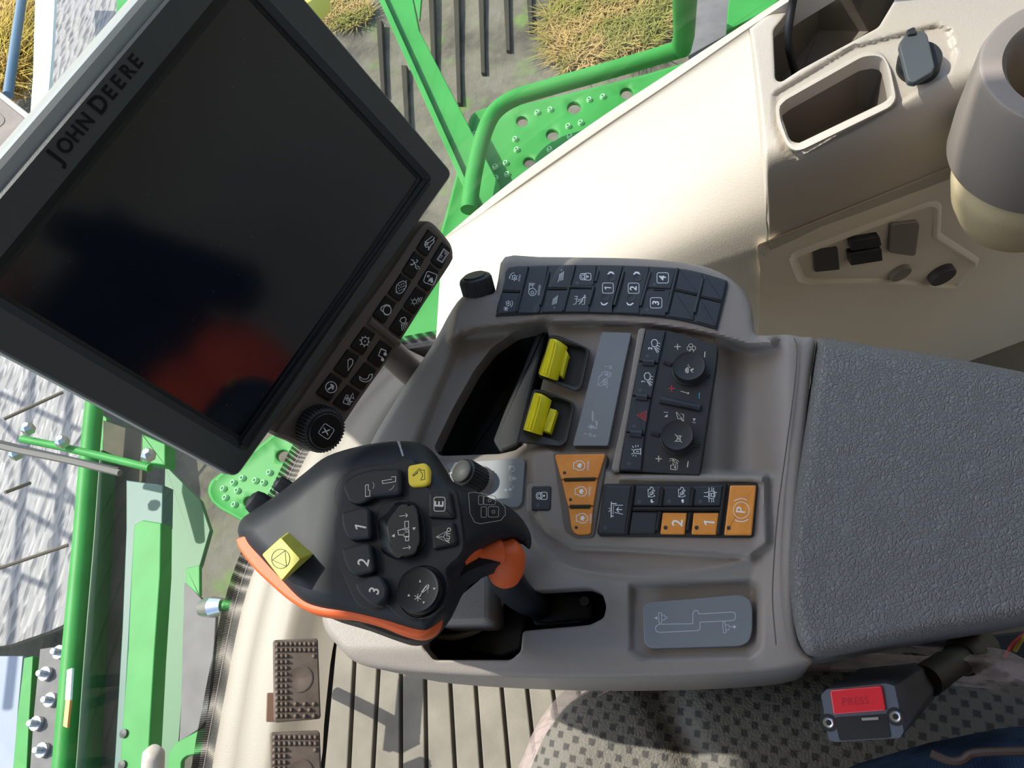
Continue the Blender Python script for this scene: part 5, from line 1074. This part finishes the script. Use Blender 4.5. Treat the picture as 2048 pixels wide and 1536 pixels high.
# header and feeder house seen through the windshield
slabthing('header_pan', 'pale textured steel header pan crossed by shadows at the left', 'header pan', '-300,560 60,680 172,800 176,900 158,1040 150,1150 135,1246 100,1262 20,1290 -300,1330', -2.3, .03, deck)
slabthing('header_sheet', 'pale blue white sheet at the lower left edge', 'sheet', '-200,1312 46,1312 36,1420 24,1600 -200,1600', -2.2, .02, paint_white)
slabthing('green_strip', 'narrow green strip beside the pale sheet at the lower left', 'strip', '48,1316 66,1312 58,1440 50,1600 20,1600 34,1440', -2.15, .05, green)
bolted = thing('bolted_strip', 'grey steel strip with silver bolts left of the round green beam', 'steel strip', tuple(at(95, 1400, -2.2)))
MB().prism(HZ(-2.15), P('80,1298 134,1290 122,1420 106,1620 54,1620 68,1420'), 0, -.03, .002).build('strip_plate', greyplate, bolted)
for x, y in P('124,1305 96,1348 106,1400 78,1447 90,1500'): MB().lathe(at(x, y, -2.15), (0, 0, 1), [(.026, 0), (.026, .02), (.014, .02), (.014, .045), (.010, .05), (0, .05)], 12).build('bolt', steel, bolted, 25)
bm1 = thing('round_beam', 'round green header beam with an orange and white sticker at the lower left', 'beam', tuple(at(150, 1300, -1.5)))
MB().tube([tuple(at(x, y, -1.45)) for x, y in smooth(P('190,800 180,900 172,1000 164,1100 152,1230 141,1360 130,1500 116,1660'), 3)], .029, 20).build('beam_tube', green, bm1)
MB().prism(HZ(-1.41), P('134,1340 144,1336 140,1400 130,1400'), .008, 0, 0).build('white_sticker', white, bm1); MB().prism(HZ(-1.41), P('131,1400 140,1400 134,1456 126,1452'), .008, 0, 0).build('orange_sticker', mat('sticker_orange', (226, 140, 70), .5), bm1)
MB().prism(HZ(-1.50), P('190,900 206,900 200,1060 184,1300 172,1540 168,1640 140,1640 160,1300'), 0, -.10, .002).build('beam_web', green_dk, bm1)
bm2 = thing('feeder_beam', 'broad flat bright green feeder house beam right of the round beam', 'beam', tuple(at(285, 1250, -1.5)))
MB().prism(HZ(-1.4), rp(P('268,1050 285,1040 322,1046 320,1150 308,1320 298,1490 292,1660 236,1660 242,1490 256,1300 262,1160'), 1), 0, -.05, .003).build('beam_plate', green, bm2)
MB().prism(HZ(-1.5), P('252,960 326,970 324,1050 270,1060 262,1200 246,1500 240,1660 220,1660 230,1500 244,1260 252,1060'), 0, -.05, .003).build('teal_strip', mat('dark_teal', (46, 88, 76), .5), bm2)  # dark teal strip set lower, along the left and top of the beam plate
MB().prism(HZ(-1.38), rp(P('284,868 330,888 330,930 284,924'), 2), 0, -.05, .003).build('beam_bracket', green, bm2)
for x, y in P('249,1467 246,1530'): MB().lathe(at(x, y, -1.4), (0, 0, 1), [(.011, -.002), (.011, .006), (0, .008)], 16).build('plug', leddk, bm2)
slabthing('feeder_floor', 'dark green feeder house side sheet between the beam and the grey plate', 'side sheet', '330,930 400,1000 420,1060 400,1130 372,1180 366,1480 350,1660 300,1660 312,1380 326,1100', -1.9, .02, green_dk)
slabthing('grey_plate', 'tapered grey galvanised plate left of the windshield edge', 'plate', '368,1166 376,1166 410,1206 432,1232 428,1300 414,1440 398,1458 366,1480 356,1500 362,1400', -1.2, .01, greyplate)
slabthing('green_tab', 'small bright green tab above the grey plate', 'tab', '372,1136 399,1130 399,1192 372,1168', -1.18, .01, green)
slabthing('green_bracket', 'curved green bracket at the bottom edge left of the windshield', 'bracket', '330,1660 336,1512 350,1486 380,1470 414,1452 416,1480 404,1506 372,1512 362,1522 358,1660', -1.15, .012, green, 6)
hs = thing('hose_fitting', 'silver hose fitting on a green stub by the windshield edge', 'fitting', tuple(at(430, 1215, -1.1)))
MB().tube([tuple(at(408, 1216, -1.12)), tuple(at(428, 1214, -1.1)), tuple(at(446, 1212, -1.1))], [.020, .024, .018], 16).build('fitting_nut', steel, hs, 25)
MB().tube([tuple(at(444, 1212, -1.1)), tuple(at(490, 1206, -1.1))], .012, 14).build('fitting_stub', green, hs)
wp2 = thing('wiper_arm', 'dark grey wiper arm lying across the lower left of the windshield', 'wiper', tuple(at(120, 915, -.95)))
MB().tube([tuple(at(x, y, -.95)) for x, y in P('-60,878 40,902 140,922 240,946')], .008, 8).build('arm', mat('wiper_grey', (96, 92, 84), .5), wp2)
MB().tube([tuple(at(x, y, -1.0)) for x, y in P('-60,868 40,893 140,916 238,938')], .004, 8).build('blade', blk, wp2)
gr_ = thing('green_rod', 'green rod with silver end fittings parallel to the wiper arm', 'rod', tuple(at(170, 905, -1.2)))
MB().tube([tuple(at(x, y, -1.2)) for x, y in P('44,878 120,893 210,914 300,936')], .011, 14).build('rod_bar', green, gr_)
for x, y in P('60,862 128,888 300,915 36,912'): MB().lathe(at(x, y, -1.18), (.2, .3, 1), [(.018, 0), (.018, .02), (.010, .03), (0, .03)], 6).build('rod_nut', steel, gr_, 25)
slabthing('header_bracket', 'leaf shaped bright green bracket above the round beam', 'bracket', '178,812 214,836 206,880 204,1010 190,1015 168,908 172,880', -1.6, .02, green, 5)
slabthing('brown_plate', 'dull brown grey plate between the two green beams', 'plate', '206,840 286,868 284,960 256,1060 250,1260 234,1500 226,1660 168,1660 180,1500 194,1300 204,1060', -1.56, .02, mat('brown_plate', (92, 84, 72), .8, .2, var=.15, vscale=6, var_rgb=(64, 66, 50)))  # plain brown grey sheet filling the gap between the two beams
# top left end of the header
slabthing('header_end_pan', 'pale grey ribbed sheet at the top left beside the display', 'sheet', '110,-60 240,-60 236,60 150,170 96,240 88,236 104,120', -2.2, .02, deck)
slabthing('crop_divider', 'bright white plastic strip with a ragged edge at the top left', 'strip', '72,-60 112,-60 104,100 92,238 58,262 66,150', -1.9, .02, mat('bright_plastic', (236, 246, 242), .4))
slabthing('green_end_sheet', 'green end sheet at the top edge left of the display', 'sheet', '234,-60 330,-60 292,20 262,60 232,74', -1.7, .05, green)
tb = tag(MB().tube([tuple(at(x, y, -1.5)) for x, y in P('52,-60 42,10 30,90 16,190')], .022, 16).build('blue_grey_tube', mat('slate_tube', (84, 110, 128), .4)), 'slate blue tube standing at the top left corner', 'tube')
# reel in front of the header; its bars throw the grid of shade onto the pan
re = thing('pickup_reel', 'thin dark reel rods and tines crossing the pale header pan', 'reel', (-3.2, .8, -1.6))
def shade_src(px, py, zt=-1.1): s_ = at(px, py, -2.3); return s_ - SUN * ((zt - s_.z) / -SUN.z)
for c in ('70,690 20,1290', '140,790 96,1260', '-10,640 -60,1300'):
    p = P(c); a_, b2 = shade_src(*p[0]), shade_src(*p[1]); d = (b2 - a_); MB().tube([tuple(a_ - d * .3), tuple(b2 + d * .3)], .022, 10).build('reel_bar', blk, re)
for c in ('-60,760 160,860', '-60,960 150,1080', '-60,1110 110,1180', '60,980 170,1010', '0,840 150,1000'):
    p = P(c); a_, b2 = shade_src(*p[0]), shade_src(*p[1]); MB().tube([tuple(a_), tuple(b2)], .014, 10).build('reel_arm', blk, re)
for c in ('8,838 126,784', '0,1136 136,1090', '4,690 60,640', '10,985 60,966'):
    p = P(c); MB().tube([tuple(at(*p[0], -2.05)), tuple(at(*p[1], -2.15))], .008, 8).build('tine', mat('tine_brown', (96, 84, 66), .6), re)
